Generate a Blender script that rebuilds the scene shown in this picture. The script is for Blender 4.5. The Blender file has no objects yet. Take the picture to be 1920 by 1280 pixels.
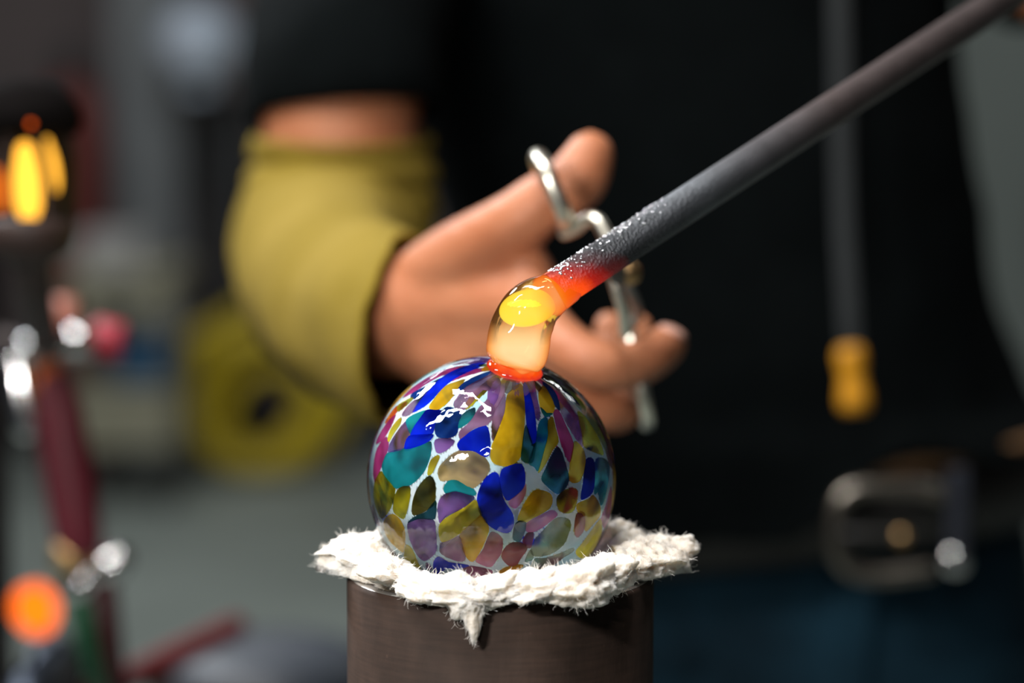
import bpy, bmesh, math, random
from mathutils import Vector, Matrix, Quaternion, noise
random.seed(7)
C = bpy.context.scene.collection
scene = bpy.context.scene
R = math.radians
# ------------------------------------------------------------------ camera, world, lights, exposure
FPX = 4600.0
CAM = Vector((0, 0, 1.29)); PITCH = R(6)
FW = Vector((0, math.cos(PITCH), -math.sin(PITCH))); UP = Vector((0, math.sin(PITCH), math.cos(PITCH))); RT = Vector((1, 0, 0))
def at(px, py, Z):
    """a point of the photograph at distance Z (metres) along the lens axis"""
    return CAM + Z * (FW + RT * ((px - 960) / FPX) + UP * ((640 - py) / FPX))
cd = bpy.data.cameras.new('camera'); cam = bpy.data.objects.new('camera', cd); C.objects.link(cam)
cam.location = CAM; cam.rotation_euler = (R(90) - PITCH, 0, 0)
cd.sensor_width = 36; cd.lens = FPX * 36 / 1920; cd.clip_start = .05; cd.clip_end = 60
cd.dof.use_dof = True; cd.dof.focus_distance = .768; cd.dof.aperture_fstop = 4.4; cd.dof.aperture_blades = 0
scene.camera = cam
w = bpy.data.worlds.new('world'); scene.world = w; w.use_nodes = True
w.node_tree.nodes['Background'].inputs[0].default_value = (.62, .72, .82, 1); w.node_tree.nodes['Background'].inputs[1].default_value = .06
scene.view_settings.view_transform = 'Standard'; scene.view_settings.look = 'None'
scene.view_settings.exposure = 0; scene.view_settings.gamma = 1; scene.view_settings.use_curve_mapping = False
scene.cycles.use_denoising = True; scene.cycles.transparent_max_bounces = 32; scene.cycles.max_bounces = 12
scene.cycles.sample_clamp_indirect = 6
def area(name, loc, target, sx, sy, power, col=(1, 1, 1), roll=0):
    l = bpy.data.lights.new(name, 'AREA'); l.shape = 'RECTANGLE'; l.size = sx; l.size_y = sy; l.energy = power; l.color = col
    o = bpy.data.objects.new(name, l); C.objects.link(o); o.location = loc
    q = (Vector(target) - Vector(loc)).to_track_quat('-Z', 'Y')
    o.rotation_euler = (q @ Quaternion((0, 0, 1), roll)).to_euler(); return o
BC = (-.0066, .80, 1.16)
area('ceiling_tube_over_camera', (-.12, -.75, 2.25), BC, .34, .045, 5, (1, .97, .93), R(25))
area('ball_fill_light', (-.25, .43, 1.37), BC, .12, .018, 2.7, (1, .97, .93), R(35))  # added fill close to the ball, brightens glass and wool
area('ceiling_tube_left', (-1.05, .62, 2.65), BC, .9, .12, 30, (1, .97, .93), R(70))
area('ceiling_panel_overhead', (-.35, .72, 2.75), BC, 1.2, .10, 24, (1, .98, .96), R(20))
area('window_rear_left', (-1.5, 2.7, 2.9), (0, 1.0, 1.18), .55, .3, 60, (.92, .96, 1))
area('hall_light_far', (-1.2, 5.6, 3.3), (-1.0, 6.6, 0), 1.6, .8, 55, (.95, .98, 1))
area('hall_light_right', (1.9, 3.8, 3.3), (1.6, 5.0, 0.8), 1.0, .6, 26, (.95, 1, .98))

# ------------------------------------------------------------------ helpers
def mat(name, col=(.5, .5, .5), rough=.6, metal=0, emit=None, es=0, noise_amt=0, noise_scale=20, bump=0, bump_scale=60, spec=.5, col2=None, stretch=(1, 1, 1), sheen=0):
    m = bpy.data.materials.new(name); m.use_nodes = True; nt = m.node_tree; b = nt.nodes['Principled BSDF']
    b.inputs['Base Color'].default_value = (*col, 1); b.inputs['Roughness'].default_value = rough; b.inputs['Metallic'].default_value = metal
    b.inputs['Specular IOR Level'].default_value = spec
    if sheen: b.inputs['Sheen Weight'].default_value = sheen
    if emit: b.inputs['Emission Color'].default_value = (*emit, 1); b.inputs['Emission Strength'].default_value = es
    if noise_amt or bump:
        tc = nt.nodes.new('ShaderNodeTexCoord'); mp = nt.nodes.new('ShaderNodeMapping'); mp.inputs['Scale'].default_value = stretch
        nt.links.new(tc.outputs['Object'], mp.inputs['Vector'])
    if noise_amt:
        n = nt.nodes.new('ShaderNodeTexNoise'); n.inputs['Scale'].default_value = noise_scale; n.inputs['Detail'].default_value = 6
        nt.links.new(mp.outputs[0], n.inputs['Vector'])
        r = nt.nodes.new('ShaderNodeValToRGB'); r.color_ramp.elements[0].position = .5 - .22; r.color_ramp.elements[1].position = .5 + .22
        c2 = col2 if col2 else tuple(c * (1 - noise_amt) for c in col)
        r.color_ramp.elements[0].color = (*c2, 1); r.color_ramp.elements[1].color = (*col, 1)
        nt.links.new(n.outputs['Fac'], r.inputs['Fac']); nt.links.new(r.outputs['Color'], b.inputs['Base Color'])
    if bump:
        n2 = nt.nodes.new('ShaderNodeTexNoise'); n2.inputs['Scale'].default_value = bump_scale; n2.inputs['Detail'].default_value = 5
        nt.links.new(mp.outputs[0], n2.inputs['Vector'])
        bp = nt.nodes.new('ShaderNodeBump'); bp.inputs['Strength'].default_value = bump; bp.inputs['Distance'].default_value = .01
        nt.links.new(n2.outputs['Fac'], bp.inputs['Height']); nt.links.new(bp.outputs[0], b.inputs['Normal'])
    return m
def mesh_obj(name, verts, faces, m, parent=None, smooth=True):
    me = bpy.data.meshes.new(name); me.from_pydata([tuple(v) for v in verts], [], faces); me.update()
    if smooth: me.polygons.foreach_set('use_smooth', [True] * len(me.polygons))
    o = bpy.data.objects.new(name, me); C.objects.link(o)
    if m: me.materials.append(m)
    if parent: parent_to(o, parent)
    return o
def parent_to(o, p):
    o.parent = p; o.matrix_parent_inverse = Matrix.Translation(-world_loc(p))
def world_loc(p):
    v = Vector(p.location)
    while p.parent:
        p = p.parent; v = v + Vector(p.location) * 0
    return v
def thing(name, label, cat, loc=(0, 0, 0), group=None):
    o = bpy.data.objects.new(name, None); C.objects.link(o); o.location = loc; o.empty_display_size = .05
    o['label'] = label; o['category'] = cat
    if group: o['group'] = group
    return o
def tag(o, label, cat, group=None):
    o['label'] = label; o['category'] = cat
    if group: o['group'] = group
    return o
def struct(o): o['kind'] = 'structure'; return o
def spline(pts, n):
    """Catmull-Rom through tuples of any length"""
    pts = [tuple(p) for p in pts]; out = []; k = len(pts)
    for i in range(k - 1):
        p0 = pts[max(i - 1, 0)]; p1 = pts[i]; p2 = pts[i + 1]; p3 = pts[min(i + 2, k - 1)]
        for s in range(n):
            t = s / n
            out.append(tuple(.5 * (2 * b + (c - a) * t + (2 * a - 5 * b + 4 * c - d) * t * t + (3 * b - a - 3 * c + d) * t ** 3) for a, b, c, d in zip(p0, p1, p2, p3)))
    out.append(pts[-1]); return out
def closed_spline(pts, n):
    k = len(pts); out = []
    for i in range(k):
        p0, p1, p2, p3 = pts[i - 1], pts[i], pts[(i + 1) % k], pts[(i + 2) % k]
        for s in range(n):
            t = s / n
            out.append(tuple(.5 * (2 * b + (c - a) * t + (2 * a - 5 * b + 4 * c - d) * t * t + (3 * b - a - 3 * c + d) * t ** 3) for a, b, c, d in zip(p0, p1, p2, p3)))
    return out
def tube_data(path, segs=20, cap=True, flat=None, up=None, round_caps=False):
    """path: (x,y,z,r) tuples -> verts, faces of a swept tube. flat=(a,b) scales the two section axes"""
    P = [Vector(p[:3]) for p in path]; rad = [p[3] for p in path]; n = len(P)
    if round_caps:
        t0 = (P[0] - P[1]).normalized(); t1 = (P[-1] - P[-2]).normalized(); hp, hr, tp, tr = [], [], [], []
        for a in (80, 60, 40, 20):
            hp.append(P[0] + t0 * rad[0] * math.sin(R(a))); hr.append(rad[0] * math.cos(R(a)))
        for a in (20, 40, 60, 80):
            tp.append(P[-1] + t1 * rad[-1] * math.sin(R(a))); tr.append(rad[-1] * math.cos(R(a)))
        P = hp + P + tp; rad = hr + rad + tr; n = len(P)
    T = []
    for i in range(n):
        d = P[min(i + 1, n - 1)] - P[max(i - 1, 0)]; T.append(d.normalized())
    ref = Vector(up) if up else (Vector((0, 0, 1)) if abs(T[0].z) < .9 else Vector((1, 0, 0)))
    N = (ref - T[0] * ref.dot(T[0])).normalized(); V, F = [], []
    fa, fb = flat if flat else (1, 1)
    for i in range(n):
        if i: N = (N - T[i] * N.dot(T[i])).normalized()
        B = T[i].cross(N)
        for s in range(segs):
            a = 2 * math.pi * s / segs
            V.append(P[i] + (N * math.cos(a) * fa + B * math.sin(a) * fb) * rad[i])
    for i in range(n - 1):
        for s in range(segs):
            a = i * segs + s; b = i * segs + (s + 1) % segs
            F.append((a, b, b + segs, a + segs))
    if cap:
        F.append(tuple(range(segs))[::-1]); F.append(tuple(range((n - 1) * segs, n * segs)))
    return V, F
def tube(name, path, m, parent=None, segs=20, **k):
    v, f = tube_data(path, segs, **k); return mesh_obj(name, v, f, m, parent)
def merge(*datas):
    V, F = [], []
    for v, f in datas:
        o = len(V); V += list(v); F += [tuple(i + o for i in q) for q in f]
    return V, F
def rings(name, rs, m, parent=None, cap=True, closed=False):
    """loft of equal-length rings of points"""
    n = len(rs[0]); V = [p for r in rs for p in r]; F = []
    k = len(rs)
    for i in range(k - 1 + (1 if closed else 0)):
        for s in range(n):
            a = i * n + s; b = i * n + (s + 1) % n; c = ((i + 1) % k) * n + (s + 1) % n; d = ((i + 1) % k) * n + s
            F.append((a, b, c, d))
    if cap and not closed:
        F.append(tuple(range(n))[::-1]); F.append(tuple(range((k - 1) * n, k * n)))
    return mesh_obj(name, V, F, m, parent)
def lathe(name, prof, loc, m, parent=None, segs=48, axis=None, cap=True):
    """prof: (radius, height) pairs about axis through loc"""
    q = Vector((0, 0, 1)).rotation_difference(Vector(axis)) if axis else Quaternion()
    loc = Vector(loc)
    rs = [[loc + q @ Vector((r * math.cos(2 * math.pi * s / segs), r * math.sin(2 * math.pi * s / segs), h)) for s in range(segs)] for r, h in prof]
    return rings(name, rs, m, parent, cap)
def box(name, c, size, m, parent=None, bev=.003, rot=None, segs=2):
    bm = bmesh.new(); bmesh.ops.create_cube(bm, size=1)
    for v in bm.verts: v.co = Vector((v.co.x * size[0], v.co.y * size[1], v.co.z * size[2]))
    if bev: bmesh.ops.bevel(bm, geom=bm.edges[:], offset=bev, segments=segs, affect='EDGES', profile=.5)
    if rot: bmesh.ops.rotate(bm, cent=(0, 0, 0), matrix=rot, verts=bm.verts)
    bmesh.ops.translate(bm, vec=Vector(c), verts=bm.verts)
    me = bpy.data.meshes.new(name); bm.to_mesh(me); bm.free()
    o = bpy.data.objects.new(name, me); C.objects.link(o); me.materials.append(m)
    if parent: parent_to(o, parent)
    return o
def sphere_data(c, r, seg=24, ring=14, rot=None):
    c = Vector(c); r = r if hasattr(r, '__len__') else (r, r, r); V, F = [], []
    for i in range(ring + 1):
        th = math.pi * i / ring
        for s in range(seg):
            a = 2 * math.pi * s / seg
            p = Vector((r[0] * math.sin(th) * math.cos(a), r[1] * math.sin(th) * math.sin(a), r[2] * math.cos(th)))
            V.append(c + (rot @ p if rot else p))
    for i in range(ring):
        for s in range(seg):
            a = i * seg + s; b = i * seg + (s + 1) % seg; F.append((a, a + seg, b + seg, b))
    return V, F
def ball(name, c, r, m, parent=None, seg=32, ring=18, rot=None):
    v, f = sphere_data(c, r, seg, ring, rot); o = mesh_obj(name, v, f, m, parent)
    bm = bmesh.new(); bm.from_mesh(o.data); bmesh.ops.remove_doubles(bm, verts=bm.verts, dist=1e-7); bm.to_mesh(o.data); bm.free(); return o
def fb(p, s, o=4): return noise.fractal(Vector(p) * s, 1.0, 2.0, o, noise_basis='PERLIN_ORIGINAL')

# ------------------------------------------------------------------ materials
M = {}
M['floor'] = mat('concrete_floor', (.30, .34, .31), .55, noise_amt=.35, noise_scale=1.6, bump=.1, bump_scale=30)
M['wall'] = mat('grey_wall', (.105, .082, .080), .85, noise_amt=.25, noise_scale=1.5)
M['wall_right'] = mat('right_wall', (.08, .09, .085), .85, noise_amt=.2, noise_scale=2)
M['ceiling'] = mat('ceiling_paint', (.10, .10, .10), .9, noise_amt=.1, noise_scale=3)
M['panel_grey'] = mat('grey_panel', (.17, .18, .185), .6, noise_amt=.15, noise_scale=3)
M['black'] = mat('black_paint', (.008, .009, .010), .6)
M['shirt'] = mat('black_cotton', (.0029, .0042, .0046), .95, noise_amt=.3, noise_scale=40, bump=.15, bump_scale=400, spec=.05)
M['jeans'] = mat('dark_denim', (.010, .040, .066), .9, noise_amt=.8, noise_scale=11, bump=.2, bump_scale=500, spec=.15)
M['guard'] = mat('mustard_knit', (.275, .195, .034), .9, noise_amt=.22, noise_scale=14, bump=.25, bump_scale=900, spec=.15, col2=(.20, .14, .014))
M['skin'] = mat('skin', (.50, .205, .105), .5, noise_amt=.3, noise_scale=28, bump=.12, bump_scale=220, spec=.35, col2=(.40, .135, .06))
M['skin'].node_tree.nodes['Principled BSDF'].inputs['Subsurface Weight'].default_value = .12
M['skin'].node_tree.nodes['Principled BSDF'].inputs['Subsurface Radius'].default_value = (.008, .003, .0015)
M['nail'] = mat('nail', (.62, .34, .26), .3)
M['hair'] = mat('hair', (.02, .012, .008), .6, noise_amt=.4, noise_scale=60)
M['leather'] = mat('black_leather', (.010, .009, .008), .5, noise_amt=.3, noise_scale=60, bump=.1, bump_scale=200)
M['leather_edge'] = mat('tan_leather_edge', (.26, .14, .06), .6, noise_amt=.3, noise_scale=60)
M['silver'] = mat('worn_silver', (.30, .27, .23), .34, 1, noise_amt=.3, noise_scale=90)
M['chrome'] = mat('chrome', (.80, .80, .80), .12, 1, noise_amt=.1, noise_scale=200)
M['tool_steel'] = mat('tool_steel', (.86, .82, .70), .30, 1, noise_amt=.12, noise_scale=150)
M['dull_steel'] = mat('dull_steel', (.30, .30, .29), .5, 1, noise_amt=.2, noise_scale=120)
M['brass'] = mat('brass', (.75, .48, .22), .35, 1, noise_amt=.2, noise_scale=200)
M['strap'] = mat('grey_webbing', (.015, .019, .021), .9, noise_amt=.3, noise_scale=120)
M['strap_blue'] = mat('navy_webbing', (.014, .018, .030), .9, noise_amt=.3, noise_scale=120)
M['amber'] = mat('amber_plastic', (.75, .33, .012), .45, noise_amt=.15, noise_scale=70)
M['red_hose'] = mat('dark_red_rubber', (.11, .006, .016), .5, noise_amt=.2, noise_scale=50)
M['maroon_hose'] = mat('maroon_rubber', (.045, .006, .008), .55, noise_amt=.2, noise_scale=50)
M['green_hose'] = mat('green_rubber', (.004, .075, .028), .5, noise_amt=.2, noise_scale=50)
M['red_knob'] = mat('red_plastic', (.42, .02, .045), .4, noise_amt=.1, noise_scale=50)
M['pink_knob'] = mat('copper_pink', (.45, .15, .10), .4, noise_amt=.1, noise_scale=50)
M['orange_knob'] = mat('orange_plastic', (.65, .13, .012), .45, noise_amt=.1, noise_scale=50)
M['dark_iron'] = mat('dark_iron', (.016, .012, .011), .7, noise_amt=.4, noise_scale=60, col2=(.028, .010, .006))
M['stool'] = mat('blue_grey_vinyl', (.035, .042, .055), .5, noise_amt=.2, noise_scale=12)
M['red_bar'] = mat('dark_red_paint', (.13, .008, .010), .45, noise_amt=.3, noise_scale=30)
M['cyl_red'] = mat('oxide_red_cylinder', (.13, .015, .010), .6, noise_amt=.4, noise_scale=5)
M['beige'] = mat('beige_paint', (.33, .31, .22), .7, noise_amt=.15, noise_scale=6)
M['white_box'] = mat('pale_grey_box', (.38, .37, .36), .7, noise_amt=.15, noise_scale=6)
M['blue'] = mat('blue_plastic', (.012, .075, .16), .5, noise_amt=.15, noise_scale=6)
M['yellow'] = mat('yellow_rubber', (.60, .44, .003), .5, noise_amt=.2, noise_scale=6)
M['globe'] = mat('frosted_globe', (.62, .66, .76), .4, noise_amt=.35, noise_scale=5, col2=(.30, .42, .50))
M['soot'] = mat('matte_soot', (.006, .005, .005), .95, noise_amt=.3, noise_scale=60, spec=.05)
M['steel_pipe'] = None
def emission_mat(name, col, s, col2=None, zr=None):
    m = bpy.data.materials.new(name); m.use_nodes = True; nt = m.node_tree; nt.nodes.clear()
    out = nt.nodes.new('ShaderNodeOutputMaterial'); e = nt.nodes.new('ShaderNodeEmission'); e.inputs[0].default_value = (*col, 1); e.inputs[1].default_value = s
    n = nt.nodes.new('ShaderNodeTexNoise'); n.inputs['Scale'].default_value = 40
    r = nt.nodes.new('ShaderNodeValToRGB'); r.color_ramp.elements[0].color = (*(col2 or col), 1); r.color_ramp.elements[1].color = (*col, 1)
    r.color_ramp.elements[0].position = .25; r.color_ramp.elements[1].position = .5
    nt.links.new(n.outputs['Fac'], r.inputs[0]); nt.links.new(r.outputs[0], e.inputs[0]); nt.links.new(e.outputs[0], out.inputs[0]); return m

# stand steel: dark brown oxide with upright wipe streaks and fine horizontal brushing
def stand_steel():
    m = mat('mill_scale_steel', (.044, .027, .020), .72, .05, noise_amt=.55, noise_scale=40, stretch=(1, 1, .4), bump=.03, bump_scale=300, spec=.18, col2=(.012, .008, .006))
    nt = m.node_tree; b = nt.nodes['Principled BSDF']
    base = b.inputs['Base Color'].links[0].from_socket
    tc = nt.nodes.new('ShaderNodeTexCoord'); mp = nt.nodes.new('ShaderNodeMapping'); mp.inputs['Scale'].default_value = (60, 60, 900)
    n = nt.nodes.new('ShaderNodeTexNoise'); n.inputs['Scale'].default_value = 1.0; n.inputs['Detail'].default_value = 4
    nt.links.new(tc.outputs['Object'], mp.inputs[0]); nt.links.new(mp.outputs[0], n.inputs['Vector'])
    r = nt.nodes.new('ShaderNodeValToRGB'); r.color_ramp.elements[0].position = .35; r.color_ramp.elements[1].position = .75
    r.color_ramp.elements[0].color = (.9, .9, .9, 1); r.color_ramp.elements[1].color = (1.22, 1.18, 1.16, 1)
    nt.links.new(n.outputs['Fac'], r.inputs[0])
    mx = nt.nodes.new('ShaderNodeMix'); mx.data_type = 'RGBA'; mx.blend_type = 'MULTIPLY'; mx.inputs['Factor'].default_value = 1
    nt.links.new(base, mx.inputs[6]); nt.links.new(r.outputs[0], mx.inputs[7])
    v = nt.nodes.new('ShaderNodeTexVoronoi'); v.inputs['Scale'].default_value = 130; nt.links.new(tc.outputs['Object'], v.inputs['Vector'])
    r2 = nt.nodes.new('ShaderNodeValToRGB'); r2.color_ramp.elements[0].position = .03; r2.color_ramp.elements[1].position = .09
    r2.color_ramp.elements[0].color = (2.2, 2.1, 2.0, 1); r2.color_ramp.elements[1].color = (1, 1, 1, 1)
    nt.links.new(v.outputs['Distance'], r2.inputs[0])
    mx2 = nt.nodes.new('ShaderNodeMix'); mx2.data_type = 'RGBA'; mx2.blend_type = 'MULTIPLY'; mx2.inputs['Factor'].default_value = .5
    nt.links.new(mx.outputs[2], mx2.inputs[6]); nt.links.new(r2.outputs[0], mx2.inputs[7]); nt.links.new(mx2.outputs[2], b.inputs['Base Color'])
    return m
M['steel_pipe'] = stand_steel()
M['rim_steel'] = mat('bare_rim_steel', (.40, .38, .36), .4, .8, noise_amt=.4, noise_scale=120)
M['wool'] = mat('ceramic_wool', (.77, .74, .69), .95, noise_amt=.18, noise_scale=45, bump=.35, bump_scale=700, spec=.1, col2=(.74, .64, .53))
wb = M['wool'].node_tree.nodes['Principled BSDF']; wb.inputs['Subsurface Weight'].default_value = .7; wb.inputs['Subsurface Radius'].default_value = (.004, .0036, .003); wb.inputs['Subsurface Scale'].default_value = 1.0
M['fibre'] = mat('loose_fibre', (.88, .85, .80), .9, spec=.1)
M['grime'] = mat('soot_fleck', (.03, .025, .02), .9)

# ------------------------------------------------------------------ the room
def slab(name, c, s, m): return struct(box(name, c, s, m, bev=0))
slab('floor', (0, 4, -.05), (9, 13, .1), M['floor'])
slab('wall_back', (0, 8.75, 1.9), (9, .1, 3.8), M['wall'])
slab('wall_left', (-4.4, 4, 1.9), (.1, 13, 3.8), M['wall'])
slab('wall_right', (4.4, 4, 1.9), (.1, 13, 3.8), M['wall_right'])
slab('ceiling', (0, 4, 3.75), (9, 13, .1), M['ceiling'])
box_sk = box('baseboard_back', (0, 8.67, .06), (8.6, .03, .12), M['black'], bev=.004); struct(box_sk)
# grey pilaster and black post on the back wall
def px_x(px, Y): return at(px, 640, Y / math.cos(PITCH)).x
col = box('trim_1', ((px_x(225, 8.5) + px_x(350, 8.5)) / 2, 8.55, 1.85), (px_x(350, 8.5) - px_x(225, 8.5), .28, 3.7), M['panel_grey'], bev=.01); struct(col)

# ------------------------------------------------------------------ pipe stand
AX = at(938, 1075, .80)                     # centre of the pipe's top rim
st = thing('pipe_stand', 'upright dark brown steel pipe stand holding the white wool and glass ball', 'stand', (AX.x, AX.y, 0))
RO, RI, H = .05, .0445, AX.z
pipe = lathe('pipe', [(RI, .012), (RO, .012), (RO, H - .0012), (RO - .0010, H - .0002), (RO - .0016, H), (RI + .0008, H), (RI, H - .0008), (RI, .012)], (AX.x, AX.y, 0), M['steel_pipe'], st, 128, cap=False)
lathe('rim', [(RO - .0012, H + .00002), (RO - .0016, H + .0003), (RI + .001, H + .0003), (RI + .0006, H)], (AX.x, AX.y, 0), M['rim_steel'], st, 128, cap=False)['label'] = 'bare scraped steel rim'
lathe('base_plate', [(.13, 0), (.13, .010), (.128, .012), (.04, .012), (.04, 0)], (AX.x, AX.y, 0), M['dark_iron'], st, 64)

# ------------------------------------------------------------------ glass ornament
BCEN = at(922, 899, .80); BR = .04
to_cam = (CAM - BCEN).normalized()
ru, uu = RT, UP
axis = (RT * (43 / 230) + UP * (.905) - FW * .34).normalized()   # the neck leans right and towards the viewer
orn = thing('glass_ornament', 'round multicolour blown glass ornament with purple blue and gold patches resting in white wool', 'ornament', BCEN - Vector((0, 0, BR)))
def hit(px, py, rad=BR):
    d = (at(px, py, 1) - CAM).normalized(); oc = CAM - BCEN
    b = d.dot(oc); c = oc.dot(oc) - rad * rad; disc = b * b - c
    if disc < 0:                              # just outside the limb: nearest point of the limb
        p = CAM + d * (-b); return BCEN + (p - BCEN).normalized() * rad
    return CAM + d * (-b - math.sqrt(disc))
COL = {
    'blue': ((.004, .020, .68), (.002, .006, .30)), 'navy': ((.004, .03, .22), (.003, .012, .07)), 'teal': ((.012, .30, .34), (.02, .10, .13)),
    'dteal': ((.006, .09, .13), (.012, .04, .05)), 'gold': ((.78, .47, .012), (.46, .27, .02)), 'amber': ((.85, .42, .008), (.55, .26, .012)),
    'yellow': ((.80, .66, .03), (.55, .36, .01)), 'olive': ((.50, .44, .012), (.10, .085, .012)), 'dolive': ((.10, .085, .012), (.03, .028, .012)),
    'magenta': ((.46, .045, .22), (.22, .02, .10)), 'pink': ((.62, .17, .33), (.36, .06, .14)), 'maroon': ((.28, .05, .07), (.20, .035, .03)),
    'purple': ((.30, .14, .48), (.09, .05, .22)), 'mauve': ((.40, .20, .36), (.14, .06, .18)), 'green': ((.14, .19, .13), (.24, .22, .10)),
    'grey': ((.14, .15, .15), (.05, .05, .05)), 'tan': ((.56, .42, .20), (.30, .26, .16)), 'orange': ((.75, .12, .02), (.6, .08, .02)), 'slate': ((.20, .26, .30), (.12, .17, .22)),
}
CLEAR = {'mauve': .52, 'purple': .42, 'olive': .45, 'dolive': .6, 'grey': .6, 'green': .45, 'dteal': .5, 'tan': .4, 'teal': .34, 'navy': .3, 'blue': .18, 'gold': .28, 'amber': .25, 'yellow': .25}
GM = {}
def chip_mat(key):
    if key in GM: return GM[key]
    a, b = COL[key]
    m = bpy.data.materials.new('fused_glass_' + key); m.use_nodes = True; nt = m.node_tree; nt.nodes.clear(); L = nt.links.new; N = nt.nodes.new
    out = N('ShaderNodeOutputMaterial'); geo = N('ShaderNodeTexCoord'); inf = N('ShaderNodeObjectInfo')
    add = N('ShaderNodeVectorMath'); add.operation = 'ADD'; L(geo.outputs['Object'], add.inputs[0]); L(inf.outputs['Random'], add.inputs[1])
    n = N('ShaderNodeTexNoise'); n.inputs['Scale'].default_value = 62; n.inputs['Detail'].default_value = 1; n.inputs['Distortion'].default_value = 1.2; L(add.outputs[0], n.inputs['Vector'])
    r = N('ShaderNodeValToRGB'); r.color_ramp.elements[0].position = .36; r.color_ramp.elements[1].position = .60
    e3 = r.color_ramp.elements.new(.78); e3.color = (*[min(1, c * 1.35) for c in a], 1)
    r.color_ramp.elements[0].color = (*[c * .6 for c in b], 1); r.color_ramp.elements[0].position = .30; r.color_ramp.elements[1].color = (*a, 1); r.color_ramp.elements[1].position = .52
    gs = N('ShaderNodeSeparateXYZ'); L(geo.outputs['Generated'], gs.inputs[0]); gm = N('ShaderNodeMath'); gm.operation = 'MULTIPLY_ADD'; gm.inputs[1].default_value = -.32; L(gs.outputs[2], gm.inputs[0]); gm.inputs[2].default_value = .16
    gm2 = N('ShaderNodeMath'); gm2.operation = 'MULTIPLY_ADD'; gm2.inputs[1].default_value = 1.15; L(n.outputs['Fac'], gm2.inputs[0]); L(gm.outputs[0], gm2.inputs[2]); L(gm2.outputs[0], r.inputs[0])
    d = N('ShaderNodeBsdfDiffuse'); t = N('ShaderNodeBsdfTranslucent'); L(r.outputs[0], d.inputs[0]); L(r.outputs[0], t.inputs[0])
    ms = N('ShaderNodeMixShader'); ms.inputs[0].default_value = .45; L(d.outputs[0], ms.inputs[1]); L(t.outputs[0], ms.inputs[2])
    tr = N('ShaderNodeBsdfTransparent'); g = N('ShaderNodeGamma'); g.inputs[1].default_value = .5; L(r.outputs[0], g.inputs[0]); L(g.outputs[0], tr.inputs[0])
    n3 = N('ShaderNodeTexNoise'); n3.inputs['Scale'].default_value = 70; n3.inputs['Detail'].default_value = 1; n3.inputs['Distortion'].default_value = 1.5; L(add.outputs[0], n3.inputs['Vector'])
    cr = N('ShaderNodeMapRange'); cr.inputs[1].default_value = .35; cr.inputs[2].default_value = .68; cr.inputs[3].default_value = CLEAR.get(key, .25) * .6; cr.inputs[4].default_value = min(.95, CLEAR.get(key, .25) * 2.2); L(n3.outputs['Fac'], cr.inputs[0])
    mt = N('ShaderNodeMixShader'); L(cr.outputs[0], mt.inputs[0]); L(ms.outputs[0], mt.inputs[1]); L(tr.outputs[0], mt.inputs[2])
    L(mt.outputs[0], out.inputs[0]); GM[key] = m; return m
def cA(pts): return [(690 + x / 6.096, 670 + y / 6.096) for x, y in pts]
def cB(pts): return [(920 + x / 6.096, 670 + y / 6.096) for x, y in pts]
def cC(pts): return [(690 + x / 5.817, 870 + y / 5.817) for x, y in pts]
def cD(pts): return [(920 + x / 5.817, 870 + y / 5.817) for x, y in pts]
def cF(pts): return pts
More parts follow.
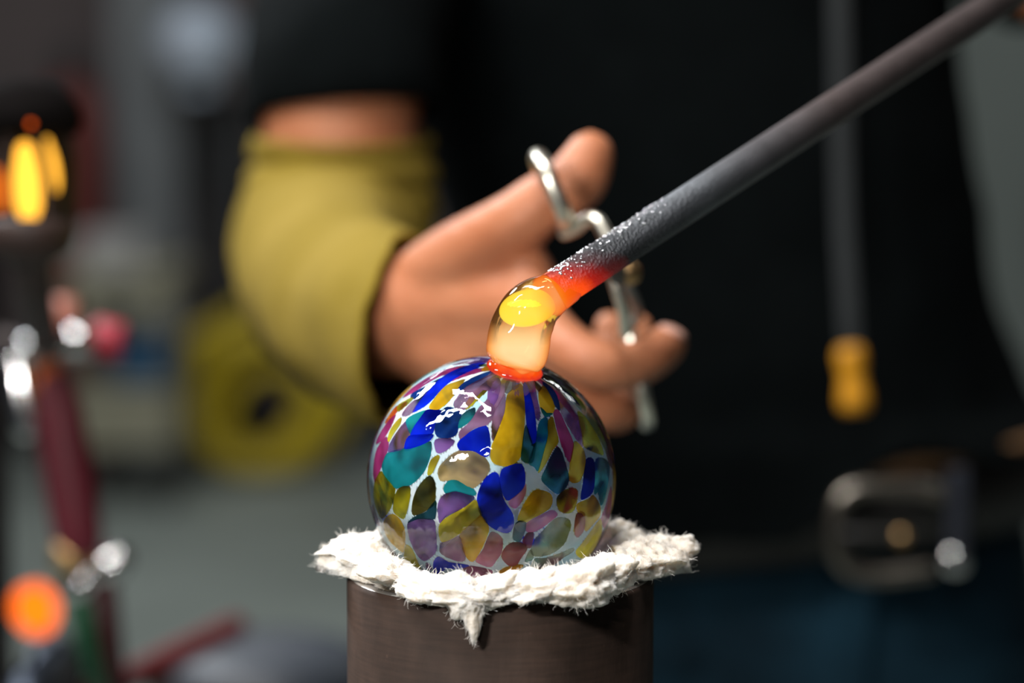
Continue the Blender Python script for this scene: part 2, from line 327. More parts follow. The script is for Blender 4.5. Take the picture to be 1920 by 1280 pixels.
CH = [
 ('magenta', cA([(430,440),(520,400),(800,230),(1060,140),(1090,105),(900,140),(700,230),(520,350)])),
 ('navy', cA([(515,410),(640,345),(800,255),(840,250),(720,360),(570,460),(510,455)])),
 ('blue', cA([(540,600),(600,500),(700,390),(830,250),(1000,150),(1240,80),(1330,60),(1200,160),(960,270),(840,370),(720,500),(620,570)])),
 ('purple', cA([(1150,60),(1270,25),(1400,18),(1430,40),(1300,70),(1200,80)])),
 ('olive', cA([(335,590),(360,540),(500,460),(510,480),(440,550),(360,610)])),
 ('mauve', cA([(400,650),(430,590),(520,500),(640,430),(700,395),(600,510),(530,610),(450,660)])),
 ('gold', cA([(715,560),(760,480),(880,340),(1000,290),(1090,270),(1000,400),(900,520),(790,590)])),
 ('amber', cA([(1290,150),(1370,90),(1460,70),(1460,120),(1380,150)])),
 ('mauve', cA([(1000,530),(1040,450),(1130,340),(1300,250),(1430,200),(1480,280),(1420,390),(1320,380),(1190,520),(1070,600)])),
 ('teal', cA([(440,760),(470,690),(620,620),(640,640),(540,780),(490,860)])),
 ('blue', cA([(500,880),(530,780),(600,670),(680,610),(825,620),(785,700),(755,800),(720,870),(600,900)])),
 ('navy', cA([(775,800),(805,700),(855,620),(920,580),(1050,640),(1030,760),(1000,870),(900,910),(800,890)])),
 ('purple', cA([(240,1060),(270,960),(340,850),(440,740),(475,850),(430,960),(390,1060),(300,1090)])),
 ('blue', cA([(430,1010),(480,900),(650,880),(735,890),(700,950),(600,1010),(450,1060)])),
 ('teal', cF([(719,868),(729,850),(755,842),(790,835),(806,830),(806,850),(801,868),(792,886),(771,906),(745,913),(733,904),(722,888)])),
 ('magenta', cF([(701,885),(705,850),(714,832),(724,822),(728,836),(722,858),(713,880),(706,902)])),
 ('yellow', cA([(230,930),(260,830),(330,730),(375,700),(370,760),(300,860),(250,950)])),
 ('magenta', cA([(100,970),(150,860),(230,740),(310,670),(260,790),(200,900),(140,960)])),
 ('orange', cA([(200,745),(250,660),(330,560),(325,630),(250,720)])),
 ('purple', cA([(775,950),(900,930),(980,960),(930,1030),(850,1080),(790,1075)])),
 ('blue', cA([(1040,985),(1130,890),(1230,830),(1340,795),(1380,900),(1385,1040),(1365,1110),(1300,1120),(1200,1060),(1080,1060)])),
 ('teal', cA([(1040,800),(1055,700),(1110,630),(1215,585),(1205,680),(1150,740)])),
 ('mauve', cA([(1080,910),(1060,840),(1150,755),(1235,640),(1310,540),(1420,480),(1440,640),(1380,740),(1330,775),(1210,810)])),
 ('tan', cF([(824,880),(838,862),(860,847),(890,849),(910,862),(916,880),(903,900),(885,914),(868,912),(845,900),(828,900)])),
 ('yellow', cF([(803,880),(808,863),(820,854),(824,858),(819,870),(811,886),(803,890)])),
 ('purple', cB([(-30,420),(0,300),(70,240),(110,290),(105,420),(40,560),(-20,560)])),
 ('mauve', cB([(20,900),(20,720),(60,600),(150,440),(165,520),(150,640),(90,800),(40,920)])),
 ('gold', cB([(20,1130),(25,1000),(70,900),(160,660),(175,540),(205,440),(330,345),(378,480),(378,640),(365,880),(345,1060),(305,1145),(200,1205),(80,1190)])),
 ('grey', cB([(165,380),(180,280),(240,260),(285,285),(265,350),(200,405)])),
 ('blue', cB([(375,360),(405,320),(450,430),(490,580),(510,740),(520,900),(490,1000),(440,900),(412,760),(395,560)])),
 ('purple', cB([(415,300),(480,250),(515,380),(540,520),(555,600),(510,640),(480,500)])),
 ('gold', cB([(560,380),(635,335),(700,470),(722,580),(690,635),(605,640),(560,520)])),
 ('teal', cB([(570,570),(605,650),(700,640),(690,655),(640,680),(600,650)])),
 ('navy', cB([(585,285),(680,340),(755,440),(785,590),(740,560),(680,450)])),
 ('dolive', cB([(560,170),(700,240),(820,350),(760,330),(640,280)])),
 ('mauve', cB([(740,340),(800,410),(930,570),(1000,700),(1040,900),(1030,990),(900,800),(805,620),(775,460)])),
 ('magenta', cB([(725,645),(785,630),(860,790),(935,960),(930,1060),(900,1170),(850,1100),(780,900),(745,760)])),
 ('dteal', cB([(355,1150),(372,920),(410,790),(460,920),(490,1020),(520,970),(500,1100),(470,1190)])),
 ('teal', cB([(500,1000),(525,880),(560,750),(640,720),(650,900),(600,1080),(545,1270),(500,1230),(440,1180)])),
 ('yellow', cB([(550,1290),(600,1100),(650,900),(645,770),(700,700),(735,820),(765,960),(700,1060),(630,1200)])),
 ('gold', cF([(1068,878),(1070,858),(1077,829),(1092,842),(1097,860),(1095,880),(1087,900),(1073,903),(1066,892)])),
 ('dteal', cF([(1033,857),(1044,840),(1053,850),(1061,875),(1066,895),(1061,911),(1052,921),(1042,923),(1026,910),(1016,897),(1023,880)])),
 ('olive', cB([(1000,650),(1060,670),(1150,790),(1240,960),(1275,1090),(1200,1075),(1070,1010),(1045,880)])),
 ('green', cB([(640,190),(780,260),(1000,460),(1200,720),(1330,1000),(1380,1230),(1330,1180),(1280,1030),(1190,850),(1050,640),(900,480),(760,320)])),
 ('maroon', cB([(1120,570),(1250,760),(1350,1000),(1400,1230),(1360,1130),(1290,920),(1190,720)])),
 ('blue', cF([(1098,864),(1112,863),(1115,890),(1111,921),(1095,934),(1089,931),(1093,905)])),
 ('teal', cD([(1135,0),(1200,-60),(1285,0),(1285,150),(1235,390),(1195,430),(1170,300),(1130,310)])),
 ('blue', cD([(110,110),(150,45),(330,5),(370,170),(335,280),(200,385),(140,330),(105,200)])),
 ('blue', cF([(896,938),(905,908),(923,889),(935,893),(940,920),(946,940),(960,962),(961,984),(950,996),(927,989),(906,970)])),
 ('pink', cD([(200,405),(335,290),(378,220),(375,330),(310,445),(255,475)])),
 ('amber', cD([(300,600),(360,450),(450,315),(520,285),(640,325),(665,410),(620,495),(450,590),(390,625)])),
 ('olive', cD([(722,380),(780,305),(880,262),(945,302),(918,470),(850,528),(752,498)])),
 ('gold', cD([(940,480),(960,425),(1060,385),(1115,345),(1185,450),(1185,560),(1120,640),(1040,720),(1000,640)])),
 ('maroon', cD([(912,690),(930,560),(980,515),(1030,560),(1020,700),(960,785),(922,768)])),
 ('green', cD([(445,930),(482,825),(560,740),(690,605),(800,593),(860,645),(838,760),(780,880),(660,965),(530,995),(462,978)])),
 ('pink', cF([(918,1001),(930,1000),(941,1012),(940,1034),(930,1050),(920,1061),(902,1056),(893,1048),(906,1030)])),
 ('maroon', cD([(122,1000),(160,912),(240,855),(355,865),(395,920),(335,1010),(268,1105),(182,1085)])),
 ('pink', cD([(395,640),(560,545),(660,505),(715,540),(700,580),(560,690),(440,740),(390,710)])),
 ('maroon', cD([(350,840),(400,750),(465,750),(445,890),(400,905)])),
 ('dteal', cD([(242,790),(262,665),(320,615),(385,645),(368,740),(320,835),(270,828)])),
 ('green', cD([(440,1180),(485,1030),(600,1020),(760,968),(875,918),(895,950),(800,1010),(640,1130)])),
 ('yellow', cD([(935,940),(995,865),(1130,680),(1195,610),(1205,740),(1150,880),(1060,1010),(965,1000)])),
 ('magenta', cD([(1205,590),(1250,450),(1290,300),(1310,250),(1312,420),(1280,590),(1240,685)])),
 ('gold', cD([(1322,-40),(1348,0),(1352,250),(1330,500),(1312,590),(1316,430),(1330,200)])),
 ('amber', cD([(85,1180),(160,1125),(280,1095),(350,1105),(280,1168),(180,1205)])),
 ('green', cD([(375,1058),(400,985),(438,930),(466,990),(455,1040)])),
 ('olive', cC([(72,240),(92,140),(150,90),(245,185),(292,270),(265,420),(215,520),(150,580),(92,470),(68,350)])),
 ('olive', cC([(284,420),(305,325),(362,246),(428,240),(460,282),(445,420),(405,565),(365,580),(285,515)])),
 ('dolive', cC([(492,535),(495,400),(545,265),(622,168),(680,140),(725,205),(733,330),(715,440),(640,495),(560,532)])),
 ('dteal', cC([(445,635),(505,575),(640,515),(735,400),(735,555),(705,600),(560,595)])),
 ('gold', cC([(175,650),(205,585),(270,552),(335,592),(385,680),(403,790),(385,940),(340,925),(245,838),(195,750)])),
 ('purple', cC([(445,740),(448,640),(540,605),(705,615),(732,720),(742,900),(715,975),(630,1038),(565,1012),(495,900)])),
 ('teal', cC([(835,250),(905,165),(1000,155),(1162,290),(1135,340),(960,295),(855,315)])),
 ('purple', cC([(775,560),(772,430),(835,335),(960,300),(1125,345),(1142,388),(1050,462),(860,562),(795,630)])),
 ('yellow', cC([(785,680),(855,588),(1050,478),(1155,400),(1210,465),(1240,552),(1130,635),(1000,752),(870,825),(805,822)])),
 ('amber', cC([(1005,780),(1130,645),(1250,560),(1312,700),(1290,800),(1215,955),(1140,1050),(1062,975)])),
 ('mauve', cC([(795,955),(805,855),(900,828),(1000,790),(1050,900),(1055,1030),(980,1052),(855,1003)])),
 ('blue', cC([(728,1180),(724,1065),(782,1008),(880,1065),(1075,1095),(1075,1118),(960,1138),(840,1130),(780,1190)])),
 ('pink', cC([(1025,1160),(1085,1115),(1200,1118),(1340,1155),(1330,1198),(1180,1262),(1065,1228)])),
 ('purple', cC([(632,1090),(652,1072),(698,1130),(680,1152),(642,1130)])),
 ('olive', cC([(402,950),(422,885),(480,925),(536,1050),(592,1185),(540,1215),(465,1165),(405,1060)])),
 ('slate', cC([(172,875),(240,905),(328,1005),(410,1125),(378,1135),(290,1055),(222,958)])),
 ('mauve', cC([(44,510),(60,440),(100,565),(136,655),(102,655)])),
]
def axframe(n):
    t = axis - n * axis.dot(n)
    t = t.normalized() if t.length > 1e-4 else RT
    return t, n.cross(t)
outlines = []                                  # (key, [points on the sphere])
for key, poly in CH:
    mx_, my_ = sum(p[0] for p in poly) / len(poly), sum(p[1] for p in poly) / len(poly); g = 1.10 if my_ < 860 else 1.06
    outlines.append((key, [hit(mx_ + (x - mx_) * g, my_ + (y - my_) * g) for x, y in closed_spline(poly, 3)]))
# the far side and the underside of the ball carry the same patches
gold_ang = math.pi * (3 - math.sqrt(5)); keys_back = ['gold', 'purple', 'blue', 'teal', 'olive', 'magenta', 'yellow', 'mauve', 'green', 'amber', 'pink', 'blue', 'olive']
for i in range(110):
    z = 1 - 2 * (i + .5) / 110; rr = math.sqrt(1 - z * z); th = gold_ang * i
    q = Vector((0, 0, 1)).rotation_difference(axis); n = q @ Vector((rr * math.cos(th), rr * math.sin(th), z))
    if n.dot(to_cam) > .03 or z > .95: continue
    t, b = axframe(n); la = .0066 * random.uniform(.9, 1.15) * (1.25 if z > .4 else 1); lb = .0047 * random.uniform(.85, 1.1) * (.5 + .5 * rr)
    pts = []
    for s in range(18):
        a = 2 * math.pi * s / 18; wob = 1 + .12 * math.sin(2 * a + i) + .08 * math.sin(3 * a + 2 * i)
        pts.append(BCEN + (n * BR + t * la * wob * math.cos(a) + b * lb * wob * math.sin(a)).normalized() * BR)
    outlines.append((random.choice(keys_back), pts))
def chip(key, pts, idx, lift=0):
    """a thin lens of coloured glass fused on the ball, proud in the middle"""
    off = .00012 + .00004 * (idx % 5) + lift
    cen = sum(((p - BCEN).normalized() for p in pts), Vector()).normalized(); k = len(pts); V, F = [], []
    lv = [(1, 0), (.86, .6), (.55, .95), (.25, 1.0)]
    for f, h in lv:
        for p in pts:
            d = (cen * (1 - f) + (p - BCEN).normalized() * f).normalized(); V.append(BCEN + d * (BR + off * .4 + .00032 * h))
    V.append(BCEN + cen * (BR + off * .4 + .00032)); c = len(V) - 1
    for j in range(len(lv) - 1):
        for s in range(k): F.append((j * k + s, j * k + (s + 1) % k, (j + 1) * k + (s + 1) % k, (j + 1) * k + s))
    b0 = (len(lv) - 1) * k
    for s in range(k): F.append((b0 + s, b0 + (s + 1) % k, c))
    return mesh_obj('glass_patch', V, F, chip_mat(key), orn)
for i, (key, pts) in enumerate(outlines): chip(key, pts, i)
# slivers drawn up into the neck, lying under the other patches
qn = Vector((0, 0, 1)).rotation_difference(axis); NW = 19
for i in range(NW):
    a0 = 2 * math.pi * i / NW + .04; a1 = 2 * math.pi * (i + 1) / NW - .04; t0 = R(9); t1 = R(random.uniform(30, 40)); pts = []
    for th, a in [(t0, a0), ((t0 + t1) / 2, a0 + .02), (t1 * .92, a0 + .07), (t1, (a0 + a1) / 2), (t1 * .92, a1 - .07), ((t0 + t1) / 2, a1 - .02), (t0, a1)]:
        pts.append(tuple(qn @ Vector((math.sin(th) * math.cos(a), math.sin(th) * math.sin(a), math.cos(th)))))
    pts = [BCEN + Vector(p).normalized() * BR for p in closed_spline(pts, 3)]
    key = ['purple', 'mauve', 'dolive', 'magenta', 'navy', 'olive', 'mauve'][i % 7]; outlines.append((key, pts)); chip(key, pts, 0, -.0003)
# milky glass body: clear under the patches, opaque white in the web between them
def in_poly(x, y, poly):
    c = False; j = len(poly) - 1
    for i in range(len(poly)):
        xi, yi = poly[i]; xj, yj = poly[j]
        if (yi > y) != (yj > y) and x < (xj - xi) * (y - yi) / (yj - yi + 1e-12) + xi: c = not c
        j = i
    return c
locs = []
for key, pts in outlines:
    cen = sum(((p - BCEN).normalized() for p in pts), Vector()).normalized(); t, b = axframe(cen)
    pl = [((p - BCEN).dot(t), (p - BCEN).dot(b)) for p in pts]
    locs.append((cen, t, b, pl, max(math.hypot(*p) for p in pl)))
q0 = Vector((0, 0, 1)).rotation_difference(axis)
SEG, RIN = 360, 200; V, F, milk = [], [], []
for i in range(RIN + 1):
    th = math.pi * i / RIN
    for s in range(SEG):
        a = 2 * math.pi * s / SEG; d = q0 @ Vector((math.sin(th) * math.cos(a), math.sin(th) * math.sin(a), math.cos(th)))
        V.append(BCEN + d * BR); m_ = 1.0
        for cen, t, b, pl, rm in locs:
            if cen.dot(d) < 0: continue
            x, y = d.dot(t) * BR, d.dot(b) * BR
            if x * x + y * y < rm * rm and in_poly(x, y, pl): m_ = 0.0; break
        milk.append(m_)
for i in range(RIN):
    for s in range(SEG):
        a = i * SEG + s; b = i * SEG + (s + 1) % SEG; F.append((a, a + SEG, b + SEG, b))
def body_mat():
    m = bpy.data.materials.new('milky_glass_web'); m.use_nodes = True; nt = m.node_tree; nt.nodes.clear(); L = nt.links.new; N = nt.nodes.new
    out = N('ShaderNodeOutputMaterial'); at_ = N('ShaderNodeAttribute'); at_.attribute_name = 'milk'
    n = N('ShaderNodeTexNoise'); n.inputs['Scale'].default_value = 60; tc = N('ShaderNodeTexCoord'); L(tc.outputs['Object'], n.inputs['Vector'])
    r = N('ShaderNodeValToRGB'); r.color_ramp.elements[0].position = .35; r.color_ramp.elements[1].position = .65
    r.color_ramp.elements[0].color = (.52, .84, .96, 1); r.color_ramp.elements[1].color = (.84, .93, .98, 1); L(n.outputs['Fac'], r.inputs[0])
    d = N('ShaderNodeBsdfDiffuse'); t = N('ShaderNodeBsdfTranslucent'); L(r.outputs[0], d.inputs[0]); L(r.outputs[0], t.inputs[0])
    ms = N('ShaderNodeMixShader'); ms.inputs[0].default_value = .3; L(d.outputs[0], ms.inputs[1]); L(t.outputs[0], ms.inputs[2])
    tr = N('ShaderNodeBsdfTransparent'); tr.inputs[0].default_value = (.94, .97, .98, 1)
    mp = N('ShaderNodeMath'); mp.operation = 'MULTIPLY'; mp.inputs[1].default_value = .95; L(at_.outputs['Fac'], mp.inputs[0])
    mx = N('ShaderNodeMixShader'); L(mp.outputs[0], mx.inputs[0]); L(tr.outputs[0], mx.inputs[1]); L(ms.outputs[0], mx.inputs[2]); L(mx.outputs[0], out.inputs[0]); return m
bd = mesh_obj('milky_body', V, F, body_mat(), orn); bd['label'] = 'milky white web between the colour patches'
at_m = bd.data.attributes.new('milk', 'FLOAT', 'POINT'); at_m.data.foreach_set('value', milk)
# clear casing outside everything, slightly rippled
def clear_glass(name, tint=(1, 1, 1), bump=.12, scale=45, ior=1.5, rough=.02):
    m = bpy.data.materials.new(name); m.use_nodes = True; nt = m.node_tree; nt.nodes.clear(); L = nt.links.new; N = nt.nodes.new
    out = N('ShaderNodeOutputMaterial'); fr = N('ShaderNodeFresnel'); fr.inputs[0].default_value = ior
    tr = N('ShaderNodeBsdfTransparent'); tr.inputs[0].default_value = (*tint, 1); gl = N('ShaderNodeBsdfGlossy'); gl.inputs['Roughness'].default_value = rough
    tc = N('ShaderNodeTexCoord'); n = N('ShaderNodeTexNoise'); n.inputs['Scale'].default_value = scale; n.inputs['Detail'].default_value = 3; L(tc.outputs['Object'], n.inputs['Vector'])
    bp = N('ShaderNodeBump'); bp.inputs['Strength'].default_value = bump; bp.inputs['Distance'].default_value = .004; L(n.outputs['Fac'], bp.inputs['Height'])
    L(bp.outputs[0], gl.inputs['Normal']); L(bp.outputs[0], fr.inputs['Normal'])
    mx = N('ShaderNodeMixShader'); L(fr.outputs[0], mx.inputs[0]); L(tr.outputs[0], mx.inputs[1]); L(gl.outputs[0], mx.inputs[2]); L(mx.outputs[0], out.inputs[0]); return m
ball('clear_casing', BCEN, BR + .0007, clear_glass('clear_casing_glass', bump=.22, scale=70), orn, 128, 64)
# glowing neck where the hook is being joined
def hot_mat(name, stops, strength, ior=1.5, coord=('Object', 2), rng=(0, 1), noise_s=120, noise_a=.15):
    """emission along a local axis, under a thin glossy skin"""
    m = bpy.data.materials.new(name); m.use_nodes = True; nt = m.node_tree; nt.nodes.clear(); L = nt.links.new; N = nt.nodes.new
    out = N('ShaderNodeOutputMaterial'); tc = N('ShaderNodeTexCoord'); sp = N('ShaderNodeSeparateXYZ'); L(tc.outputs['Object'], sp.inputs[0])
    mr = N('ShaderNodeMapRange'); mr.inputs[1].default_value = rng[0]; mr.inputs[2].default_value = rng[1]; L(sp.outputs[coord[1]], mr.inputs[0])
    n = N('ShaderNodeTexNoise'); n.inputs['Scale'].default_value = noise_s; L(tc.outputs['Object'], n.inputs['Vector'])
    ma = N('ShaderNodeMath'); ma.operation = 'MULTIPLY_ADD'; ma.inputs[1].default_value = noise_a * 2; L(n.outputs['Fac'], ma.inputs[0])
    su = N('ShaderNodeMath'); su.operation = 'SUBTRACT'; su.inputs[1].default_value = noise_a; L(mr.outputs[0], su.inputs[0]); L(su.outputs[0], ma.inputs[2])
    r = N('ShaderNodeValToRGB'); el = r.color_ramp.elements
    while len(el) < len(stops): el.new(.5)
    for e, (p, c) in zip(el, stops): e.position = p; e.color = (*c, 1)
    L(ma.outputs[0], r.inputs[0]); em = N('ShaderNodeEmission'); em.inputs[1].default_value = strength; L(r.outputs[0], em.inputs[0])
    fr = N('ShaderNodeFresnel'); fr.inputs[0].default_value = ior; gl = N('ShaderNodeBsdfGlossy'); gl.inputs['Roughness'].default_value = .06
    mx = N('ShaderNodeMixShader'); L(fr.outputs[0], mx.inputs[0]); L(em.outputs[0], mx.inputs[1]); L(gl.outputs[0], mx.inputs[2]); L(mx.outputs[0], out.inputs[0]); return m
NB = BCEN + axis * BR
neck_prof = [(.0090, -.0016), (.0092, -.0004), (.0084, .0006), (.0072, .0012), (.0066, .0015), (.0058, .0010), (.0050, .0006), (.0052, .0018), (.0058, .0030), (.003, .0034)]
def axis_obj(fn, loc, ax):                    # built about the origin, then turned, so local Z runs along the axis
    o = fn(); o.location = loc; o.rotation_euler = Vector((0, 0, 1)).rotation_difference(Vector(ax)).to_euler(); return o
nk = axis_obj(lambda: lathe('hot_neck', neck_prof, (0, 0, 0), hot_mat('glowing_neck_glass', [(0, (.55, .01, .03)), (.35, (1, .07, .004)), (.7, (1, .16, .01)), (1, (1, .35, .05))], 1.0, rng=(-.0016, .005), noise_s=260, noise_a=.3), None, 48), NB, axis)
parent_to(nk, orn); nk['label'] = 'glowing orange neck'

# ------------------------------------------------------------------ molten gather
GZ = (NB - CAM).dot(FW) - .0068
ga = thing('molten_glass_gather', 'glowing peach and yellow molten glass blob joining ornament neck to rod', 'molten glass', at(968, 680, GZ))
pxm = GZ / FPX
gp = [(962.5, 691.5, 12), (963, 690.5, 30), (964, 686.5, 43), (966, 679, 52), (968.5, 667, 57.5), (971.5, 647, 59.5), (975.5, 622, 59), (984, 600, 57), (995, 582, 55), (1010, 567, 50), (1027, 556, 44), (1044, 546, 38)]
path = [(*at(x, y, GZ), r * pxm) for x, y, r in spline(gp, 5)]
def gather_mat():
    m = bpy.data.materials.new('molten_peach_glass'); m.use_nodes = True; nt = m.node_tree; nt.nodes.clear(); L = nt.links.new; N = nt.nodes.new
    out = N('ShaderNodeOutputMaterial'); lw = N('ShaderNodeLayerWeight'); lw.inputs[0].default_value = .45
    r = N('ShaderNodeValToRGB'); el = r.color_ramp.elements; el[0].position = .10; el[0].color = (1, .68, .32, 1); el[1].position = .85; el[1].color = (.85, .18, .025, 1)
    e2 = el.new(.45); e2.color = (1, .42, .11, 1)
    L(lw.outputs['Facing'], r.inputs[0]); em = N('ShaderNodeEmission'); em.inputs[1].default_value = 1.15; L(r.outputs[0], em.inputs[0])
    tr = N('ShaderNodeBsdfTransparent'); tr.inputs[0].default_value = (1, .80, .5, 1)
    tc = N('ShaderNodeTexCoord'); n = N('ShaderNodeTexNoise'); n.inputs['Scale'].default_value = 90; L(tc.outputs['Object'], n.inputs['Vector'])
    mr = N('ShaderNodeMapRange'); mr.inputs[1].default_value = .3; mr.inputs[2].default_value = .7; mr.inputs[3].default_value = .08; mr.inputs[4].default_value = -.08; L(n.outputs['Fac'], mr.inputs[0])
    sp = N('ShaderNodeSeparateXYZ'); L(tc.outputs['Object'], sp.inputs[0]); hz = N('ShaderNodeMapRange'); hz.inputs[1].default_value = at(970, 645, GZ).z; hz.inputs[2].default_value = at(970, 602, GZ).z; hz.inputs[3].default_value = .06; hz.inputs[4].default_value = .86; L(sp.outputs[2], hz.inputs[0])
    ad = N('ShaderNodeMath'); ad.operation = 'ADD'; ad.use_clamp = True; L(hz.outputs[0], ad.inputs[0]); L(mr.outputs[0], ad.inputs[1])
    mx = N('ShaderNodeMixShader'); L(ad.outputs[0], mx.inputs[0]); L(em.outputs[0], mx.inputs[1]); L(tr.outputs[0], mx.inputs[2])
    fr = N('ShaderNodeFresnel'); fr.inputs[0].default_value = 1.5; gl = N('ShaderNodeBsdfGlossy'); gl.inputs['Roughness'].default_value = .03
    bp = N('ShaderNodeBump'); bp.inputs['Strength'].default_value = .2; bp.inputs['Distance'].default_value = .004; L(n.outputs['Fac'], bp.inputs['Height']); L(bp.outputs[0], gl.inputs['Normal'])
    m2 = N('ShaderNodeMixShader'); L(fr.outputs[0], m2.inputs[0]); L(mx.outputs[0], m2.inputs[1]); L(gl.outputs[0], m2.inputs[2]); L(m2.outputs[0], out.inputs[0]); return m
tube('clear_glass_skin', path, gather_mat(), ga, 48)
core = ball('glowing_core', (0, 0, 0), (55 * pxm, 46 * pxm, 35 * pxm), hot_mat('yellow_hot_core', [(0, (1, .80, .07)), (.6, (1, .76, .06)), (.85, (1, .50, .02)), (1, (1, .25, .01))], 1.35, 1.12, coord=('Object', 0), rng=(-.009, .009), noise_a=.06), None, 40, 24)
core.location = at(990, 577, GZ - .0014); core.rotation_euler = (-PITCH, R(-12), 0); parent_to(core, ga); core['label'] = 'yellow hot core'
tl = axis_obj(lambda: lathe('red_hot_tail', [(.001, -.003), (.0052, -.0022), (.0066, 0), (.0068, .004), (.0064, .009), (.0056, .012), (.001, .0125)], (0, 0, 0), hot_mat('orange_hot_glass', [(0, (1, .30, .02)), (.4, (1, .13, .004)), (1, (.85, .04, .002))], 1.0, rng=(-.003, .012), noise_a=.12), None, 40), at(1026, 556, GZ), at(1160, 470, GZ + .02) - at(1040, 548, GZ)); parent_to(tl, ga); tl['label'] = 'orange red tail of glass on the rod'

# ------------------------------------------------------------------ punty rod, held in the maker's other hand outside the frame
r0 = at(1030, 551, GZ); r1 = at(1840, 25, .93); rd = (r1 - r0).normalized(); RL = (r1 - r0).length + .42
def rod_mat():
    m = mat('scaled_iron_rod', (.16, .165, .175), .40, .6, noise_amt=.3, noise_scale=120, bump=1, bump_scale=1100)
    nt = m.node_tree; b = nt.nodes['Principled BSDF']; L = nt.links.new; N = nt.nodes.new
    tc = N('ShaderNodeTexCoord'); sp = N('ShaderNodeSeparateXYZ'); L(tc.outputs['Object'], sp.inputs[0])
    n = N('ShaderNodeTexNoise'); n.inputs['Scale'].default_value = 150; L(tc.outputs['Object'], n.inputs['Vector'])
    ma = N('ShaderNodeMath'); ma.operation = 'MULTIPLY_ADD'; ma.inputs[1].default_value = .008; L(n.outputs['Fac'], ma.inputs[0])
    ul = Vector((0, 0, 1)).rotation_difference(rd).inverted() @ (UP - RT * .55).normalized(); vd = N('ShaderNodeVectorMath'); vd.operation = 'DOT_PRODUCT'; vd.inputs[1].default_value = ul; L(tc.outputs['Object'], vd.inputs[0])
    mx_ = N('ShaderNodeMath'); mx_.operation = 'MULTIPLY_ADD'; mx_.inputs[1].default_value = 1.3; L(vd.outputs['Value'], mx_.inputs[0]); L(sp.outputs[2], mx_.inputs[2]); L(mx_.outputs[0], ma.inputs[2])
    mr = N('ShaderNodeMapRange'); mr.inputs[1].default_value = 0; mr.inputs[2].default_value = .034; L(ma.outputs[0], mr.inputs[0])
    r = N('ShaderNodeValToRGB'); el = r.color_ramp.elements
    for _ in range(3): el.new(.5)
    for e, (p, c) in zip(el, [(0, (1, .16, .004)), (.24, (1, .07, .002)), (.45, (.40, .008, .002)), (.70, (.06, .002, .002)), (1, (0, 0, 0))]): e.position = p; e.color = (*c, 1)
    L(mr.outputs[0], r.inputs[0]); L(r.outputs[0], b.inputs['Emission Color']); b.inputs['Emission Strength'].default_value = 1.0
    # scale is rough and sparkling near the hot end, smooth and worn further up
    far = N('ShaderNodeMapRange'); far.inputs[1].default_value = .03; far.inputs[2].default_value = .11; far.inputs[3].default_value = .55; far.inputs[4].default_value = .08; L(sp.outputs[2], far.inputs[0])
    dk = N('ShaderNodeMapRange'); dk.inputs[1].default_value = .004; dk.inputs[2].default_value = .05; dk.inputs[3].default_value = .12; dk.inputs[4].default_value = 1; L(sp.outputs[2], dk.inputs[0]); bs = b.inputs['Base Color'].links[0].from_socket; mm = N('ShaderNodeMix'); mm.data_type = 'RGBA'; mm.blend_type = 'MULTIPLY'; mm.inputs['Factor'].default_value = 1; L(bs, mm.inputs[6]); dr = N('ShaderNodeValToRGB'); de = dr.color_ramp.elements; de.new(.5); [(setattr(e, 'position', p), setattr(e, 'color', (*c, 1))) for e, (p, c) in zip(de, [(0, (.06, .05, .06)), (.36, (.95, 1, 1.05)), (.75, (.80, .62, .58))])]; dk.inputs[2].default_value = .2; dk.inputs[3].default_value = 0; L(dk.outputs[0], dr.inputs[0]); L(dr.outputs[0], mm.inputs[7]); L(mm.outputs[2], b.inputs['Base Color'])
    rg = N('ShaderNodeMapRange'); rg.inputs[1].default_value = .015; rg.inputs[2].default_value = .09; rg.inputs[3].default_value = .34; rg.inputs[4].default_value = .42; L(sp.outputs[2], rg.inputs[0]); L(rg.outputs[0], b.inputs['Roughness'])
    bn = [x for x in nt.nodes if x.type == 'BUMP'][0]; L(far.outputs[0], bn.inputs['Strength'])
    return m
def make_rod():
    rr = .0062; prof = [(.0005, 0), (.0058, 0)] + [(rr * (1 + .03 * math.sin(i * .9) if i < 10 else rr * 0 + 1) if False else rr, .001 + i * RL / 60) for i in range(60)] + [(rr - .001, RL), (.0005, RL)]
    return lathe('punty_rod', prof, (0, 0, 0), rod_mat(), None, 40)
rod = axis_obj(make_rod, r0, rd); rq = Vector((0, 0, 1)).rotation_difference(rd); bd_ = []; rnd = random.Random(3)
for i in range(260):
    h = .004 + .058 * rnd.random() ** 1.6; up_a = math.atan2(*(lambda u: (u.y, u.x))(rq.inverted() @ (UP - RT * .5 - FW * .5))) + rnd.gauss(0, .45)
    p = r0 + rq @ Vector((.0062 * math.cos(up_a), .0062 * math.sin(up_a), h)); q = rnd.uniform(.00014, .00044)
    bd_.append(sphere_data(p, (q * 1.2, q, q), 8, 5))
bv_, bf_ = merge(*bd_); sk = mesh_obj('glint_beads', bv_, bf_, mat('bead_gloss', (.75, .76, .80), .12, .9, noise_amt=.1, noise_scale=50)); sk['kind'] = 'stuff'  # glossy beads added along the rod's upper side to imitate glints
sk.parent = rod; sk.matrix_parent_inverse = (Matrix.Translation(rod.location) @ rod.rotation_euler.to_matrix().to_4x4()).inverted()
tag(rod, 'dark grey iron rod with red hot end slanting up to upper right', 'rod')

